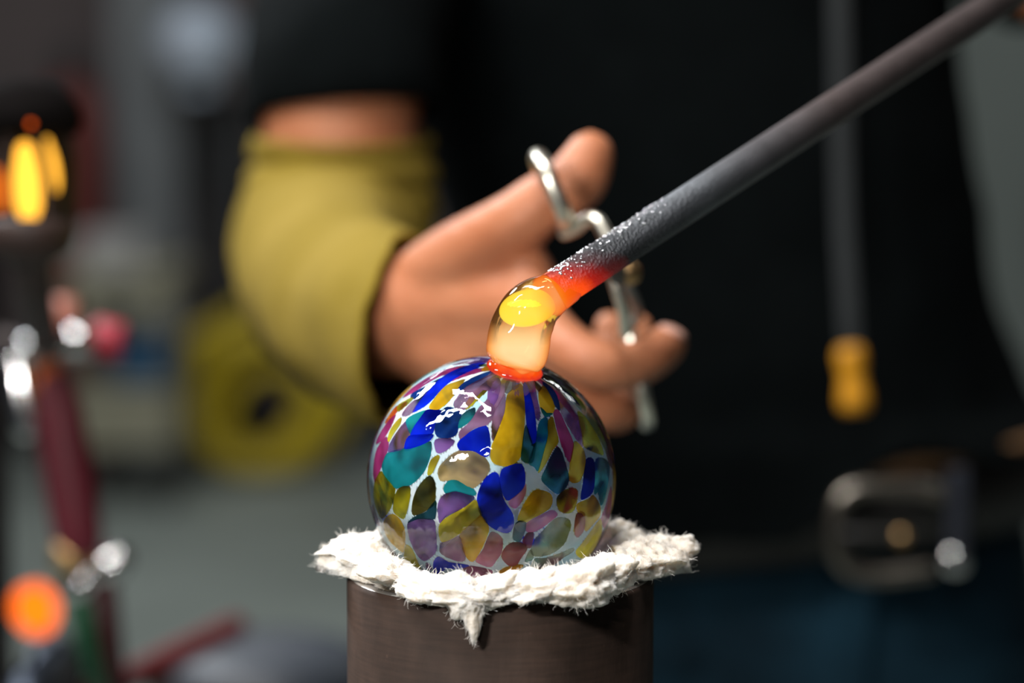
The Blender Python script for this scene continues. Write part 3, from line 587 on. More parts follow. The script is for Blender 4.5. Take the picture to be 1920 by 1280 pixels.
# ------------------------------------------------------------------ ceramic wool
pad = thing('ceramic_wool_pad', 'torn white ceramic wool pad under the glass ball on the pipe stand', 'wool pad', AX)
def wool_ring():
    NT, NR = 260, 30; V, F = [], []
    tips = [(R(178), .011, .16), (R(158), .004, .25), (R(-3), .014, .16), (R(20), .009, .22), (R(-62), .0015, .2), (R(-118), .001, .3), (R(60), .006, .5), (R(120), .004, .5), (R(222), -.0065, .32), (R(-33), -.006, .22)]
    for i in range(NT):
        th = 2 * math.pi * i / NT; c, s = math.cos(th), math.sin(th)
        ro = .0485 + sum(a * math.exp(-(((th - t + math.pi) % (2 * math.pi) - math.pi) / w_) ** 2) for t, a, w_ in tips)
        ro += .0035 * fb((c, s, 3), 3.2, 5) + .0016 * fb((c, s, 8), 14, 3)
        for j in range(NR):
            f = j / (NR - 1); r = .028 + (ro - .028) * f
            x, y = r * c, r * s
            top = .0030 + .0075 * math.sin(math.pi * min(1, (1 - f) * 1.15 + .08)) ** .8
            top += .0042 * fb((x, y, 0), 95, 3) - .0022 * abs(fb((x + 3, y, 1), 150, 2))
            if s < -.3: top *= 1 - .5 * min(1, (-s - .3) / .4)
            if r > .051: top = max(top, .002) * max(.2, 1 - (r - .051) * 45) + (r - .051) * .42
            if f > .93: top *= (1 - f) / .07 * .8 + .2
            if r > .05 and s < -.2: top -= (r - .05) * 1.2
            V.append(AX + Vector((x, y, max(top, .0012))))
        for j in range(NR):
            f = j / (NR - 1); r = .028 + (ro - .001 - .028) * f; V.append(AX + Vector((r * c, r * s, .0005 + max(0, r - .051) * .42 if r > .0435 else -.012)))
    st_ = NR * 2
    for i in range(NT):
        a = i * st_; b = ((i + 1) % NT) * st_
        for j in range(NR - 1):
            F.append((a + j, a + j + 1, b + j + 1, b + j)); F.append((a + NR + j, b + NR + j, b + NR + j + 1, a + NR + j + 1))
        F.append((a + NR - 1, a + 2 * NR - 1, b + 2 * NR - 1, b + NR - 1)); F.append((a, b, b + NR, a + NR))
    return mesh_obj('wool_bed', V, F, M['wool'], pad)
wool_ring()
lathe('wool_bounce_cup', [(.0001, -.0148), (.012, -.0146), (.024, -.0128), (.034, -.008), (.0435, -.001), (.0435, -.004), (.034, -.012), (.024, -.017), (.012, -.0188), (.0001, -.019)], AX + Vector((-.002, 0, 0)), M['wool'], pad, 48)  # unseen bowl added to bounce light up through the ball
def tuft(cx, cy, Z, sx, sy, sz, seed, rot=0, tails=()):
    """a torn lump: flattened blob with ridges and ragged edge; tails pull the edge out"""
    c = at(cx, cy, Z); v, f = sphere_data((0, 0, 0), 1, 72, 36); out = []
    for p in v:
        d = p.normalized() if p.length else p
        k = 1 + .36 * fb(d + Vector((seed, 0, 0)), 1.5, 3) + .09 * fb(d + Vector((0, seed, 0)), 5, 3) - .14 * abs(fb(d + Vector((0, 0, seed)), 2.2, 2)) + .04
        for ta, amt, wd in tails:
            an = math.atan2(d.z, d.x); e = (an - R(ta) + math.pi) % (2 * math.pi) - math.pi
            k += amt * math.exp(-(e / R(wd)) ** 2) * math.hypot(d.x, d.z) ** 3
        out.append(Vector((d.x * sx, d.y * sy, d.z * sz)) * k)
    ry = Matrix.Rotation(R(rot), 3, 'Y')
    return mesh_obj('wool_tuft', [c + ry @ p for p in out], f, M['wool'], pad)
zf = .756                                       # the front edge of the rim
tuft(735, 1072, .772, .011, .010, .0042, 1, 14)
tuft(690, 1040, .795, .010, .010, .0048, 2, 4, [(180, .35, 16)])
tuft(660, 1022, .80, .0075, .008, .0030, 3, -8, [(190, .5, 14)])
tuft(800, 1106, .760, .010, .009, .0042, 4, 14, [(70, .5, 20)])
tuft(870, 1112, .752, .012, .0070, .0042, 5, 4, [(100, .45, 16), (-95, .9, 9)])
tuft(930, 1104, .753, .010, .0070, .0038, 6, -8, [(65, .7, 14)])
tuft(1010, 1098, .752, .0115, .0075, .0048, 7, -14, [(110, .3, 20)])
tuft(1080, 1096, .752, .0125, .0085, .0062, 8, -6, [(45, .25, 20)])
tuft(1135, 1078, .762, .0095, .010, .0062, 9, -20)
tuft(1200, 1050, .79, .0105, .012, .0062, 10, -6, [(0, .3, 20)])
tuft(1240, 1030, .805, .0085, .010, .0050, 11, -4, [(10, .5, 18), (30, .3, 12)])
tuft(1150, 1015, .822, .008, .009, .0062, 12, 0)
tuft(886, 1132, .7475, .0042, .0022, .0062, 13, 0, [(-88, .9, 16)])
# loose fibres fraying from the edges
cu = bpy.data.curves.new('loose_fibres', 'CURVE'); cu.dimensions = '3D'; cu.bevel_depth = .00007; cu.bevel_resolution = 0; cu.resolution_u = 2
def fibre(p, d, ln):
    s = cu.splines.new('POLY'); s.points.add(4); q = Vector(p); d = Vector(d)
    for k in range(5):
        s.points[k].co = (*q, 1); s.points[k].radius = 1 - k * .18
        d = (d + Vector((random.gauss(0, .35), random.gauss(0, .35), random.gauss(0, .30)))).normalized(); q = q + d * ln / 4
for o in list(pad.children):
    if o.name == 'wool_bed':
        for v in o.data.vertices:
            q = v.co - AX; rr_ = math.hypot(q.x, q.y)
            if rr_ > .0505 and random.random() < .55: fibre(v.co, Vector((q.x, q.y, random.uniform(-.01, .02))).normalized(), random.uniform(.0012, .0038))
    if o.name.startswith('wool_tuft'):
        me = o.data; c = sum((v.co for v in me.vertices), Vector()) / len(me.vertices)
        for k in range(150):
            v = random.choice(me.vertices); d = (v.co - c).normalized()
            fibre(v.co, d, random.uniform(.0012, .0035))
fo = bpy.data.objects.new('loose_fibres', cu); C.objects.link(fo); cu.materials.append(M['fibre']); parent_to(fo, pad); fo['kind'] = 'stuff'

# ------------------------------------------------------------------ the glass maker
per = thing('person', 'person in black shirt, jeans and mustard arm guard holding shears beside the hot glass', 'person', (.16, 1.62, 0))
PX = lambda x, y, Z, r: (*at(x, y, Z), r)
PEL = Vector((.175, 1.60, .93)); CHE = Vector((.095, 1.60, 1.28))
SHR = Vector((-.085, 1.56, 1.42)); SHL = Vector((.275, 1.60, 1.43))
ELB = at(612, 492, 1.29); WRI = at(775, 580, 1.04)
ELL = at(2230, 60, 1.42); rodh = r0 + rd * (RL - .12)
def body_parts():
    D = []
    def cap(a, b, ra, rb, seg=24, flat=None, up=None, mid=None):
        a = Vector(a); b = Vector(b); n = max(4, int((b - a).length / .012)); n = min(n, 30); ps = []
        for i in range(n + 1):
            f = i / n; r = ra + (rb - ra) * f
            if mid: r += mid * math.sin(math.pi * f)
            ps.append((*(a + (b - a) * f), r))
        D.append(tube_data(ps, seg, flat=flat, up=up, round_caps=True))
    def chain(pts, n=5, seg=20, flat=None, up=None): D.append(tube_data(spline(pts, n), seg, flat=flat, up=up, round_caps=True))
    # trunk, neck, head
    D.append(tube_data(spline([(*PEL, .155), (.165, 1.60, 1.02, .148), (.145, 1.60, 1.10, .140), (.115, 1.60, 1.22, .155), (.095, 1.60, 1.34, .165), (.09, 1.60, 1.42, .115)], 6), 32, flat=(1, .64), up=(1, 0, 0), round_caps=True))
    cap(SHR, (.09, 1.60, 1.44), .058, .07); cap(SHL, (.09, 1.60, 1.44), .058, .07)
    cap((.09, 1.60, 1.45), (.08, 1.575, 1.56), .058, .055)
    D.append(sphere_data((.075, 1.55, 1.665), (.075, .095, .115))); D.append(sphere_data((.075, 1.505, 1.605), (.048, .05, .06)))
    D.append(sphere_data((.075, 1.452, 1.645), (.014, .02, .022))); D.append(sphere_data((-.002, 1.56, 1.655), (.010, .022, .034))); D.append(sphere_data((.152, 1.56, 1.655), (.010, .022, .034)))
    # legs and feet
    for s in (-1, 1):
        hip = Vector((.175 + s * .085, 1.60, .90)); kn = Vector((.18 + s * .10, 1.585, .50)); an = Vector((.18 + s * .11, 1.62, .09))
        cap(hip, kn, .086, .052); cap(kn, an, .050, .036, mid=.006); cap((an.x, an.y + .02, .045), (an.x + s * .02, an.y - .17, .035), .042, .030)
    # right arm to the wrist
    chain([(*SHR, .054), (*(SHR * .5 + at(640, 200, 1.342) * .5), .048), PX(640, 200, 1.342, .0425), PX(640, 300, 1.336, .041), PX(638, 400, 1.335, .037), PX(624, 470, 1.31, .035), PX(628, 535, 1.235, .034), PX(674, 580, 1.14, .031), PX(735, 590, 1.07, .027), (*WRI, .0245)], 8, 28)
    # right hand: palm as overlapping metacarpals, thumb, four fingers
    chain([PX(775, 585, 1.04, .0245), PX(870, 570, 1.02, .0215), PX(985, 572, .985, .0135)])
    chain([PX(775, 592, 1.042, .0235), PX(880, 615, 1.02, .020), PX(1000, 632, .988, .0135)])
    chain([PX(780, 605, 1.045, .0225), PX(880, 655, 1.02, .019), PX(990, 682, .995, .0130)])
    chain([PX(785, 615, 1.047, .021), PX(870, 680, 1.025, .017), PX(970, 722, 1.005, .0120)])
    chain([PX(800, 535, 1.035, .0175), PX(870, 490, 1.012, .0175), PX(962, 425, .985, .0138), PX(1020, 378, .978, .0120), PX(1062, 356, .975, .0116), PX(1088, 328, .975, .0122), PX(1106, 292, .975, .0102)])
    chain([PX(930, 500, 1.0, .014), PX(985, 500, .99, .0105), PX(1000, 560, .985, .0125)])
    chain([PX(985, 580, .985, .0128), PX(1060, 650, .965, .0108), PX(1122, 682, .958, .0103), PX(1180, 684, .965, .0098), PX(1222, 666, .975, .0094), PX(1250, 645, .985, .0084)])
    chain([PX(1000, 635, .988, .0125), PX(1070, 690, 1.0, .0100), PX(1128, 690, 1.02, .0092), PX(1143, 645, 1.03, .0080), PX(1143, 612, 1.03, .0068)])
    chain([PX(1128, 700, 1.025, .0085), PX(1180, 650, 1.035, .0075), PX(1199, 612, 1.035, .0058)])
    chain([PX(985, 688, .995, .0120), PX(1060, 740, .985, .0104), PX(1135, 764, .988, .0100), PX(1160, 768, 1.005, .0090), PX(1140, 755, 1.025, .0075)])
    chain([PX(965, 722, 1.005, .0112), PX(1030, 780, 1.0, .0090), PX(1085, 800, 1.005, .0085), PX(1085, 790, 1.03, .0068)])
    # left arm, hand closed on the rod outside the frame
    cap(SHL, ELL, .052, .041); hw = rodh + Vector((.05, .03, -.02)); cap(ELL, hw, .042, .028)
    side = rd.cross(Vector((0, 0, 1))).normalized(); upv = side.cross(rd)
    cap(hw, rodh + side * .022 + upv * .0, .027, .022)
    for k in range(4):
        b = rodh + rd * (-.030 + k * .020)
        chain([(*(b + side * .024), .0095), (*(b + side * .012 + upv * .016), .009), (*(b - side * .008 + upv * .0145), .0085), (*(b - side * .015 - upv * .003), .0078)], 4, 14)
    b = rodh - rd * .032
    chain([(*(rodh + side * .026), .013), (*(b + side * .014 - upv * .013), .010), (*(b - side * .004 - upv * .0155), .0088)], 4, 14)
    return merge(*D)
bv, bf = body_parts()
bo = mesh_obj('body', bv, bf, M['skin'])
rm = bo.modifiers.new('r', 'REMESH'); rm.mode = 'VOXEL'; rm.voxel_size = .0026
sm = bo.modifiers.new('s', 'SMOOTH'); sm.iterations = 4; sm.factor = .5
dg = bpy.context.evaluated_depsgraph_get(); me2 = bpy.data.meshes.new_from_object(bo.evaluated_get(dg)); bo.modifiers.clear(); bo.data = me2
me2.polygons.foreach_set('use_smooth', [True] * len(me2.polygons)); parent_to(bo, per); bo['label'] = 'bare skin of hands and arms'
# clothes
def oval(c, a, b, n=64, p=2.4, wob=0, seed=0):
    out = []
    for s in range(n):
        t = 2 * math.pi * s / n; ct, st2 = math.cos(t), math.sin(t)
        x = a * math.copysign(abs(ct) ** (2 / p), ct); y = b * math.copysign(abs(st2) ** (2 / p), st2)
        k = 1 + wob * fb((ct * 1.5, st2 * 1.5, c[2] * 9 + seed), 1.6, 3)
        out.append(Vector((c[0] + x * k, c[1] + y * k, c[2])))
    return out
# shirt: trunk loft, hem sags over the belt to the left of the buckle
hem = []
tr_ = spline([(.168, 1.60, .985, .178, .132), (.160, 1.60, 1.05, .172, .128), (.145, 1.60, 1.13, .170, .124), (.120, 1.60, 1.25, .180, .126), (.095, 1.60, 1.36, .186, .124), (.09, 1.60, 1.43, .178, .112), (.09, 1.60, 1.475, .140, .092), (.09, 1.595, 1.51, .088, .078), (.088, 1.59, 1.525, .070, .072)], 6)
rs = [oval((x, y, z), a, b, 72, 2.4, .035) for x, y, z, a, b in tr_]
z_lo = at(1400, 1052, 1.44).z; z_hi = at(1700, 862, 1.45).z
def hem_z(x, y):
    t = min(1, max(0, (x - .150) / .075)); t = t * t * (3 - 2 * t)
    return z_lo + (z_hi - z_lo) * t * (1 if y < 1.62 else .3) + .006 * math.sin(x * 60)
for k in range(14):                             # the hem hangs over the belt, lifted at the buckle
    for p in rs[k]:
        p.z += (hem_z(p.x, p.y) - rs[0][0].z if False else hem_z(p.x, p.y) - .985) * max(0, 1 - k / 9)
        f = 1 + .13 * min(1, max(0, (14 - k) / 7)); p.x = .168 + (p.x - .168) * f; p.y = 1.60 + (p.y - 1.60) * f
shirt = rings('shirt', rs, M['shirt'], per, cap=False); shirt['label'] = 'plain black short sleeved shirt'
sd = shirt.modifiers.new('t', 'SOLIDIFY'); sd.thickness = .002
SH1 = at(640, 128, 1.385)
slp = spline([(*(SHR + Vector((.08, 0, .01))), .085), (*SHR, .072), (*(SHR * .5 + at(640, 200, 1.342) * .5), .058), PX(648, 120, 1.352, .0535), PX(650, 216, 1.340, .0515)], 6)
def sleeve(name, pts, m, wob=.05, seed=1, cutdir=None):
    v, f = tube_data(pts, 40, cap=False); n = len(pts)
    c = [Vector(p[:3]) for p in pts]
    for i in range(n):
        for s in range(40):
            j = i * 40 + s; d = v[j] - c[i]; v[j] = c[i] + d * (1 + wob * fb(v[j], 22, 3))
    o = mesh_obj(name, v, f, m, per); sd = o.modifiers.new('t', 'SOLIDIFY'); sd.thickness = .0022; sd.offset = 1; return o
# hem of the sleeve lands where the skin band starts (seen across the arm just above the guard)
ARM = lambda f: SHR + (ELB - SHR) * f
def hem_path(S, pts): return pts
sl = sleeve('shirt_sleeve', slp, M['shirt'], .05, 1)
sl2 = sleeve('shirt_sleeve', spline([(*(SHL - Vector((.08, 0, -.01))), .085), (*SHL, .072), (*(SHL + (ELL - SHL) * .5), .056)], 6), M['shirt'])
# jeans
def leg_rings(s):
    return spline([(.175 + s * .075, 1.60, .94, .105, .125), (.178 + s * .088, 1.60, .82, .102, .112), (.18 + s * .098, 1.59, .50, .075, .08), (.18 + s * .108, 1.615, .28, .068, .075), (.18 + s * .112, 1.615, .06, .064, .072)], 8)
hip = [oval((x, y, z), a, b, 64, 2.5, .02, 4) for x, y, z, a, b in spline([(.170, 1.60, 1.04, .160, .118), (.172, 1.60, .98, .170, .124), (.175, 1.60, .90, .178, .128), (.176, 1.60, .84, .176, .122)], 5)]
je = rings('jeans', hip, M['jeans'], per, cap=False); je['label'] = 'dark blue denim jeans'
for s in (-1, 1):
    lr = [oval((x, y, z), a, b, 48, 2.2, .05, 9 + s) for x, y, z, a, b in leg_rings(s)]
    o = rings('jeans_leg', lr, M['jeans'], per, cap=False); 
box('jeans_fly', (.205, 1.4725, .93), (.028, .006, .12), M['jeans'], per, .003, Matrix.Rotation(R(4), 3, 'Y'))
for s in (-1, 1):
    x = .18 + s * .125
    sh = [(x, 1.70, .045, .040), (x, 1.62, .05, .048), (x + s * .008, 1.52, .042, .046), (x + s * .012, 1.43, .034, .030)]
    tube('shoe', spline(sh, 5), M['leather'], per, 24, flat=(.85, 1.05), round_caps=True)
# belt with buckle, worn to the wearer's left
BZ = at(1690, 985, 1.46)
def belt_ring(z0, z1, a, b, name, m, par):
    rs = []
    for (zz, dd) in ((z0, 0), (z0, .0045), (z1, .0045), (z1, 0)):
        q = oval((.172, 1.60, zz), a + dd, b + dd, 96, 2.5)
        rs.append([Vector((p.x, p.y, p.z + (p.x - .20) * .11)) for p in q])
    return rings(name, rs, m, par, cap=False, closed=True)
zb = at(1690, 990, 1.455).z
belt = belt_ring(zb - .022, zb + .024, .182, .138, 'belt', M['leather'], per); belt['label'] = 'black leather belt with tan edge'
be = belt_ring(zb + .0243, zb + .0325, .1805, .1365, 'belt_edge', M['leather_edge'], belt); be['label'] = 'tan upper edge'  # tan strip along the top of the belt
bz0 = at(1645, 995, 1.448)
# D-shaped buckle frame: rounded left end, open to the right
bp_ = [(1760, 925), (1700, 912), (1620, 914), (1582, 930), (1568, 965), (1566, 1010), (1576, 1050), (1606, 1074), (1660, 1078), (1740, 1068)]
tube('buckle', [(*at(x, y, 1.443 + (x - 1640) * 2e-5), .0052) for x, y in spline(bp_, 5)], M['silver'], belt, 16, round_caps=True)['label'] = 'silver rounded buckle frame'
tube('buckle_prong', [(*at(1578, 1000, 1.441), .0035), (*at(1640, 1002, 1.439), .0035), (*at(1745, 998, 1.442), .003)], M['leather'], belt, 12, round_caps=True)
ball('rivet', at(1690, 1005, 1.4395), .0045, M['brass'], belt, 16, 10)
ls = box('belt_loop', at(1795, 975, 1.447), (.012, .006, .062), M['strap_blue'], per, .002)
ball('rivet', at(1790, 1052, 1.447), (.008, .004, .008), M['chrome'], ls, 16, 10)
# arm guard: from above the elbow, round the bend, to a flared cuff
def guard():
    ctr = spline([(640, 258, 1.335, 46.5, 0), (640, 330, 1.338, 48.0, 0), (638, 400, 1.335, 48.5, 0), (622, 470, 1.31, 48.5, 0), (625, 535, 1.235, 45.0, 0), (672, 585, 1.14, 41.0, 0), (755, 618, 1.045, 39.0, 1)], 9)
    pts = [at(x, y, Z) for x, y, Z, r, e in ctr]; n = len(pts); N_ = 56
    T = [(pts[min(i + 1, n - 1)] - pts[max(i - 1, 0)]).normalized() for i in range(n)]
    endn = (RT * .93 - UP * .12 - FW * .33).normalized()
    rr = []; ref = RT.copy(); ref = (ref - T[0] * ref.dot(T[0])).normalized(); Nn = ref
    for i in range(n):
        f = max(0, (i / (n - 1) - .55) / .45); t = (T[i] * (1 - f) + endn * f).normalized()
        Nn = (Nn - t * Nn.dot(t)).normalized(); B = t.cross(Nn); r = ctr[i][3] / 1000; ring = []
        for s in range(N_):
            a = 2 * math.pi * s / N_; p = Nn * math.cos(a) + B * math.sin(a)
            k = 1 + .055 * fb(pts[i] + p * .05 + Vector((5, 0, 0)), 26, 3)
            k += .050 * math.sin(i * .80 + 1.6 * math.sin(a + .6)) * (1 if 3 < i < 34 else .4)     # bunched folds at the bend
            ring.append(pts[i] + p * r * k)
        rr.append(ring)
    for j, p in enumerate(rr[-1]):
        rr[-1][j] = p + endn * .003 * fb(p, 60, 2)
    hp = [p + (p - pts[0]).normalized() * 0 for p in rr[0]]
    o = rings('arm_guard', rr, M['guard'], per, cap=False); sd = o.modifiers.new('t', 'SOLIDIFY'); sd.thickness = .0028; sd.offset = 1
    o['label'] = 'mustard yellow knitted arm guard'; return o
guard()
# hair, out of the frame
hv, hf = sphere_data((.075, 1.565, 1.685), (.083, .098, .108), 32, 18); hv = [v if v.z > 1.66 or v.y > 1.57 else Vector((v.x, max(v.y, 1.565), v.z)) for v in hv]
mesh_obj('hair', hv, hf, M['hair'], per)
for sx in (-.028, .028): ball('eye', (.075 + sx, 1.462, 1.672), .011, M['white_box'], per, 16, 10)
for sx in (-.028, .028): ball('iris', (.075 + sx, 1.4525, 1.672), .0045, M['hair'], per, 12, 8)
tube('mouth', [(.050, 1.462, 1.595, .003), (.075, 1.454, 1.594, .0045), (.100, 1.462, 1.595, .003)], M['nail'], per, 10, round_caps=True)
nl = ball('fingernail', at(1262, 622, .981), (.006, .005, .0022), M['nail'], per, 16, 8, Matrix.Rotation(R(25), 3, 'Y'))

# ------------------------------------------------------------------ shears in the hand
sc = thing('shears', 'steel wire-handled shears held in the right hand behind the rod', 'shears', at(1172, 512, .93))
def loopy(name, a, b, depth, r, m):
    """elongated finger ring seen on edge: long axis a-b, reaching `depth` away from the lens"""
    a, b = Vector(a), Vector(b); c = (a + b) / 2; u = (b - a) / 2; w_ = FW * depth; pts = []
    for i in range(49):
        t = 2 * math.pi * i / 48; ct, s_ = math.cos(t), math.sin(t)
        pts.append((*(c + u * math.copysign(abs(ct) ** .7, ct) + w_ * (math.copysign(abs(s_) ** .8, s_))), r))
    v, f = tube_data(pts, 14, cap=False); return mesh_obj(name, v, f, m, sc)
loopy('thumb_loop', at(1009, 296, .957), at(1064, 424, .957), .020, .0034, M['tool_steel'])
loopy('finger_loop', at(1171, 608, .99), at(1213, 795, .99), .026, .0028, M['tool_steel'])
tube('thumb_shank', [(*at(x, y, Z), .0027) for x, y, Z in spline([(1060, 436, .950), (1078, 428, .946), (1098, 412, .942), (1118, 412, .938), (1134, 436, .935), (1150, 470, .932), (1166, 500, .93), (1172, 512, .93)], 5)], M['tool_steel'], sc, 14, round_caps=True)
tube('finger_shank', [(*at(x, y, Z), .0026) for x, y, Z in spline([(1172, 512, .934), (1178, 540, .94), (1190, 572, .955), (1192, 598, .972), (1175, 612, .988)], 5)], M['dull_steel'], sc, 14, round_caps=True)
tube('finger_shank', [(*at(x, y, Z), .0024) for x, y, Z in spline([(1146, 505, .925), (1158, 545, .925), (1168, 580, .928), (1171, 622, .935)], 5)], M['tool_steel'], sc, 14, round_caps=True)
lathe('pivot_screw', [(.0005, -.004), (.0042, -.004), (.0045, -.003), (.0045, .003), (.0035, .0045), (.0005, .0048)], at(1177, 512, .925), M['brass'], sc, 24, axis=(-FW + RT * .3))
for dy in (-6, 8):
    p0, p1 = at(1172, 510 + dy, .93), at(1128, 490 + dy * .4, .842); d = (p1 - p0)
    pr = [(*(p0 + d * f), r) for f, r in ((0, .0040), (.2, .0055), (.55, .0048), (.85, .0028), (1, .0010))]
    tube('blade', pr, M['dull_steel'], sc, 12, flat=(1, .3), up=UP)

# ------------------------------------------------------------------ strap with an amber toggle over the shirt
stp = thing('hanging_strap', 'grey strap with amber toggle hanging down the front of the black shirt', 'strap', at(1598, 780, 1.42))
sp_ = [(1545, -520, 1.50), (1562, -280, 1.452), (1572, -60, 1.437), (1576, 120, 1.436), (1578, 260, 1.435), (1582, 420, 1.432), (1590, 560, 1.428), (1596, 655, 1.425)]
tube('strap', [(*at(x, y, Z), .0062) for x, y, Z in spline(sp_, 6)], M['strap'], stp, 12, flat=(.25, 1), up=FW)
tz = at(1598, 710, 1.424)
lathe('toggle', [(.001, -.0195), (.0070, -.0192), (.0088, -.016), (.0092, -.0125), (.0086, -.008), (.0072, -.002), (.0070, .002), (.0082, .008), (.0085, .013), (.0078, .017), (.0055, .0192), (.001, .0195)], tz, M['amber'], stp, 28, axis=UP - RT * .09)['label'] = 'waisted amber plastic toggle'

# ------------------------------------------------------------------ gas torch at the left
TZ = 1.42; tp = lambda x, y, Z=TZ: at(x, y, Z)
gt = thing('gas_torch', 'upright gas torch with glowing burner, chrome valves and red and green hoses', 'torch', tp(200, 1400))
k_ = TZ / FPX
HZ = 1.14; hp_ = lambda x, y, Z=HZ: at(x, y, Z)
mant = emission_mat('glowing_burner_flame', (1, .47, .045), 2.3, (1, .38, .02)); mant2 = emission_mat('dim_burner_flame', (1, .20, .008), 1.2)
tube('flame', [(*hp_(x, y), r) for x, y, r in spline([(47, 282, .0040), (49, 312, .0056), (51, 345, .0064), (53, 385, .0060), (54, 400, .0046)], 5)], mant, gt, 20, round_caps=True)['label'] = 'widest yellow glowing flame slot'
tube('flame', [(*hp_(x, y), r) for x, y, r in spline([(88, 262, .0009), (99, 300, .0017), (105, 335, .0015), (106, 358, .0007)], 5)], mant, gt, 14, round_caps=True)['label'] = 'narrow orange flame slot'
tube('flame', [(*hp_(x, y), r) for x, y, r in spline([(-4, 318, .0014), (0, 350, .0024), (3, 392, .0016)], 5)], mant2, gt, 14, round_caps=True)['label'] = 'dim orange flame slot'
lathe('burner_housing', [(.001, .025), (.021, .024), (.024, .017), (.024, -.024), (.001, -.026)], hp_(48, 338, HZ + .036), M['dark_iron'], gt, 36, axis=UP)
q_ = tp(-22, 430, TZ + .06); tube('support_post', [(q_.x, q_.y, q_.z, .0095), (q_.x, q_.y, .02, .0095)], M['soot'], gt, 16)
lathe('stand_base', [(.15, 0), (.15, .012), (.05, .02), (.012, .03), (.001, .03)], (q_.x, q_.y, 0), M['dark_iron'], gt, 40)
tube('clamp_arm', [(q_.x, q_.y, tp(0, 655, TZ).z, .007), (*tp(60, 655), .007)], M['dark_iron'], gt, 14)
for (x0, x1, x2) in ((10, 18, 26), (66, 82, 94)):
    tube('cage_bar', [(*hp_(x, y, HZ - .012), .0014) for x, y in spline([(x0, 235), (x1, 335), (x2, 432)], 6)], M['dark_iron'], gt, 12)
lathe('burner_cap', [(.001, .016), (.018, .014), (.026, .004), (.028, -.004), (.025, -.010), (.001, -.010)], hp_(42, 212), M['soot'], gt, 40, axis=UP)
ball('spark', hp_(58, 232, HZ - .030), .0014, emission_mat('ember_orange', (1, .13, .01), 1.3), gt, 12, 8)
lathe('burner_collar', [(.001, .008), (.019, .008), (.022, .003), (.019, -.006), (.010, -.012), (.001, -.012)], hp_(55, 445), M['dark_iron'], gt, 36, axis=UP)
tube('burner_tube', [(*hp_(55, 450), .0095), (*at(66, 545, 1.27), .0095), (*tp(84, 650), .010)], M['dark_iron'], gt, 20)
tube('valve_body', [(*tp(55, 655), .0085), (*tp(85, 652), .010), (*tp(120, 648), .0085), (*tp(160, 640), .0095)], M['chrome'], gt, 20, round_caps=True)
ball('valve_cap', tp(75, 652, TZ - .010), .0085, M['chrome'], gt, 20, 12); ball('valve_cap', tp(148, 640, TZ - .010), .0105, M['chrome'], gt, 20, 12)
lathe('red_knob', [(.001, -.009), (.010, -.009), (.0115, -.006), (.0105, 0), (.0115, .006), (.010, .009), (.001, .009)], tp(203, 637), M['red_knob'], gt, 24, axis=RT - UP * .2)['label'] = 'red plastic valve knob'
lathe('copper_knob', [(.001, -.012), (.007, -.011), (.0085, 0), (.007, .011), (.001, .012)], tp(120, 595), M['pink_knob'], gt, 24, axis=UP)['label'] = 'copper coloured knob'
lathe('orange_knob', [(.001, -.013), (.0065, -.012), (.0078, 0), (.0065, .012), (.001, .013)], tp(93, 718), M['orange_knob'], gt, 24, axis=UP - RT * .1)['label'] = 'orange plastic knob'
tube('lever', [(*tp(28, 690), .006), (*tp(36, 745), .0085), (*tp(50, 800), .0075)], M['chrome'], gt, 16, flat=(.5, 1), up=FW, round_caps=True)
tube('torch_handle', [(*tp(x, y), r) for x, y, r in spline([(100, 700, .009), (112, 760, .0125), (128, 880, .0145), (146, 1000, .0140), (152, 1045, .0115)], 5)], M['red_hose'], gt, 24)['label'] = 'dark red torch handle'
lathe('brass_collar', [(.001, -.008), (.011, -.008), (.012, 0), (.011, .008), (.001, .008)], tp(135, 1045), M['brass'], gt, 24, axis=UP)
for x, y, x2, y2 in ((135, 1105, 165, 1085), (190, 1075, 220, 1050)):
    tube('hose_coupling', [(*tp(x, y), .0085), (*tp((x + x2) / 2, (y + y2) / 2), .0115), (*tp(x2, y2), .0090)], M['chrome'], gt, 18, round_caps=True)
tube('green_hose', [(*tp(x, y, Z), .0068) for x, y, Z in spline([(148, 1105, TZ), (158, 1180, TZ), (178, 1250, TZ + .01), (205, 1330, TZ + .03), (228, 1420, TZ + .04), (232, 2200, TZ + .04), (232, 3200, TZ + .04), (232, 4080, TZ + .04)], 6)], M['green_hose'], gt, 16)['label'] = 'green rubber gas hose'
tube('red_hose', [(*tp(x, y, Z), .0072) for x, y, Z in spline([(196, 1070, TZ), (202, 1150, TZ), (212, 1240, TZ + .01), (225, 1330, TZ + .03), (232, 1430, TZ + .05), (236, 2200, TZ + .055), (238, 3200, TZ + .06), (238, 4080, TZ + .06)], 6)], M['maroon_hose'], gt, 16)['label'] = 'maroon rubber gas hose'
# small glowing pilot burner low at the left
pb = thing('pilot_burner', 'small pilot burner with a glowing orange mouth at the lower left', 'burner', tp(80, 1330, 1.7))
bt = axis_obj(lambda: lathe('glowing_mouth', [(.0005, .017), (.008, .0155), (.0135, .008), (.0150, -.001), (.012, -.010), (.005, -.017), (.0005, -.0175)], (0, 0, 0), emission_mat('pilot_flame_orange', (1, .15, .005), 2.2), None, 28), tp(66, 1142, 1.7), UP - RT * .35); parent_to(bt, pb)
tube('burner_pipe', [(*tp(84, 1185, 1.70), .007), (*tp(92, 1260, 1.705), .006), (*tp(80, 1400, 1.71), .006), (tp(80, 1400, 1.71).x, tp(80, 1400, 1.71).y, 0, .006)], M['dark_iron'], pb, 16)
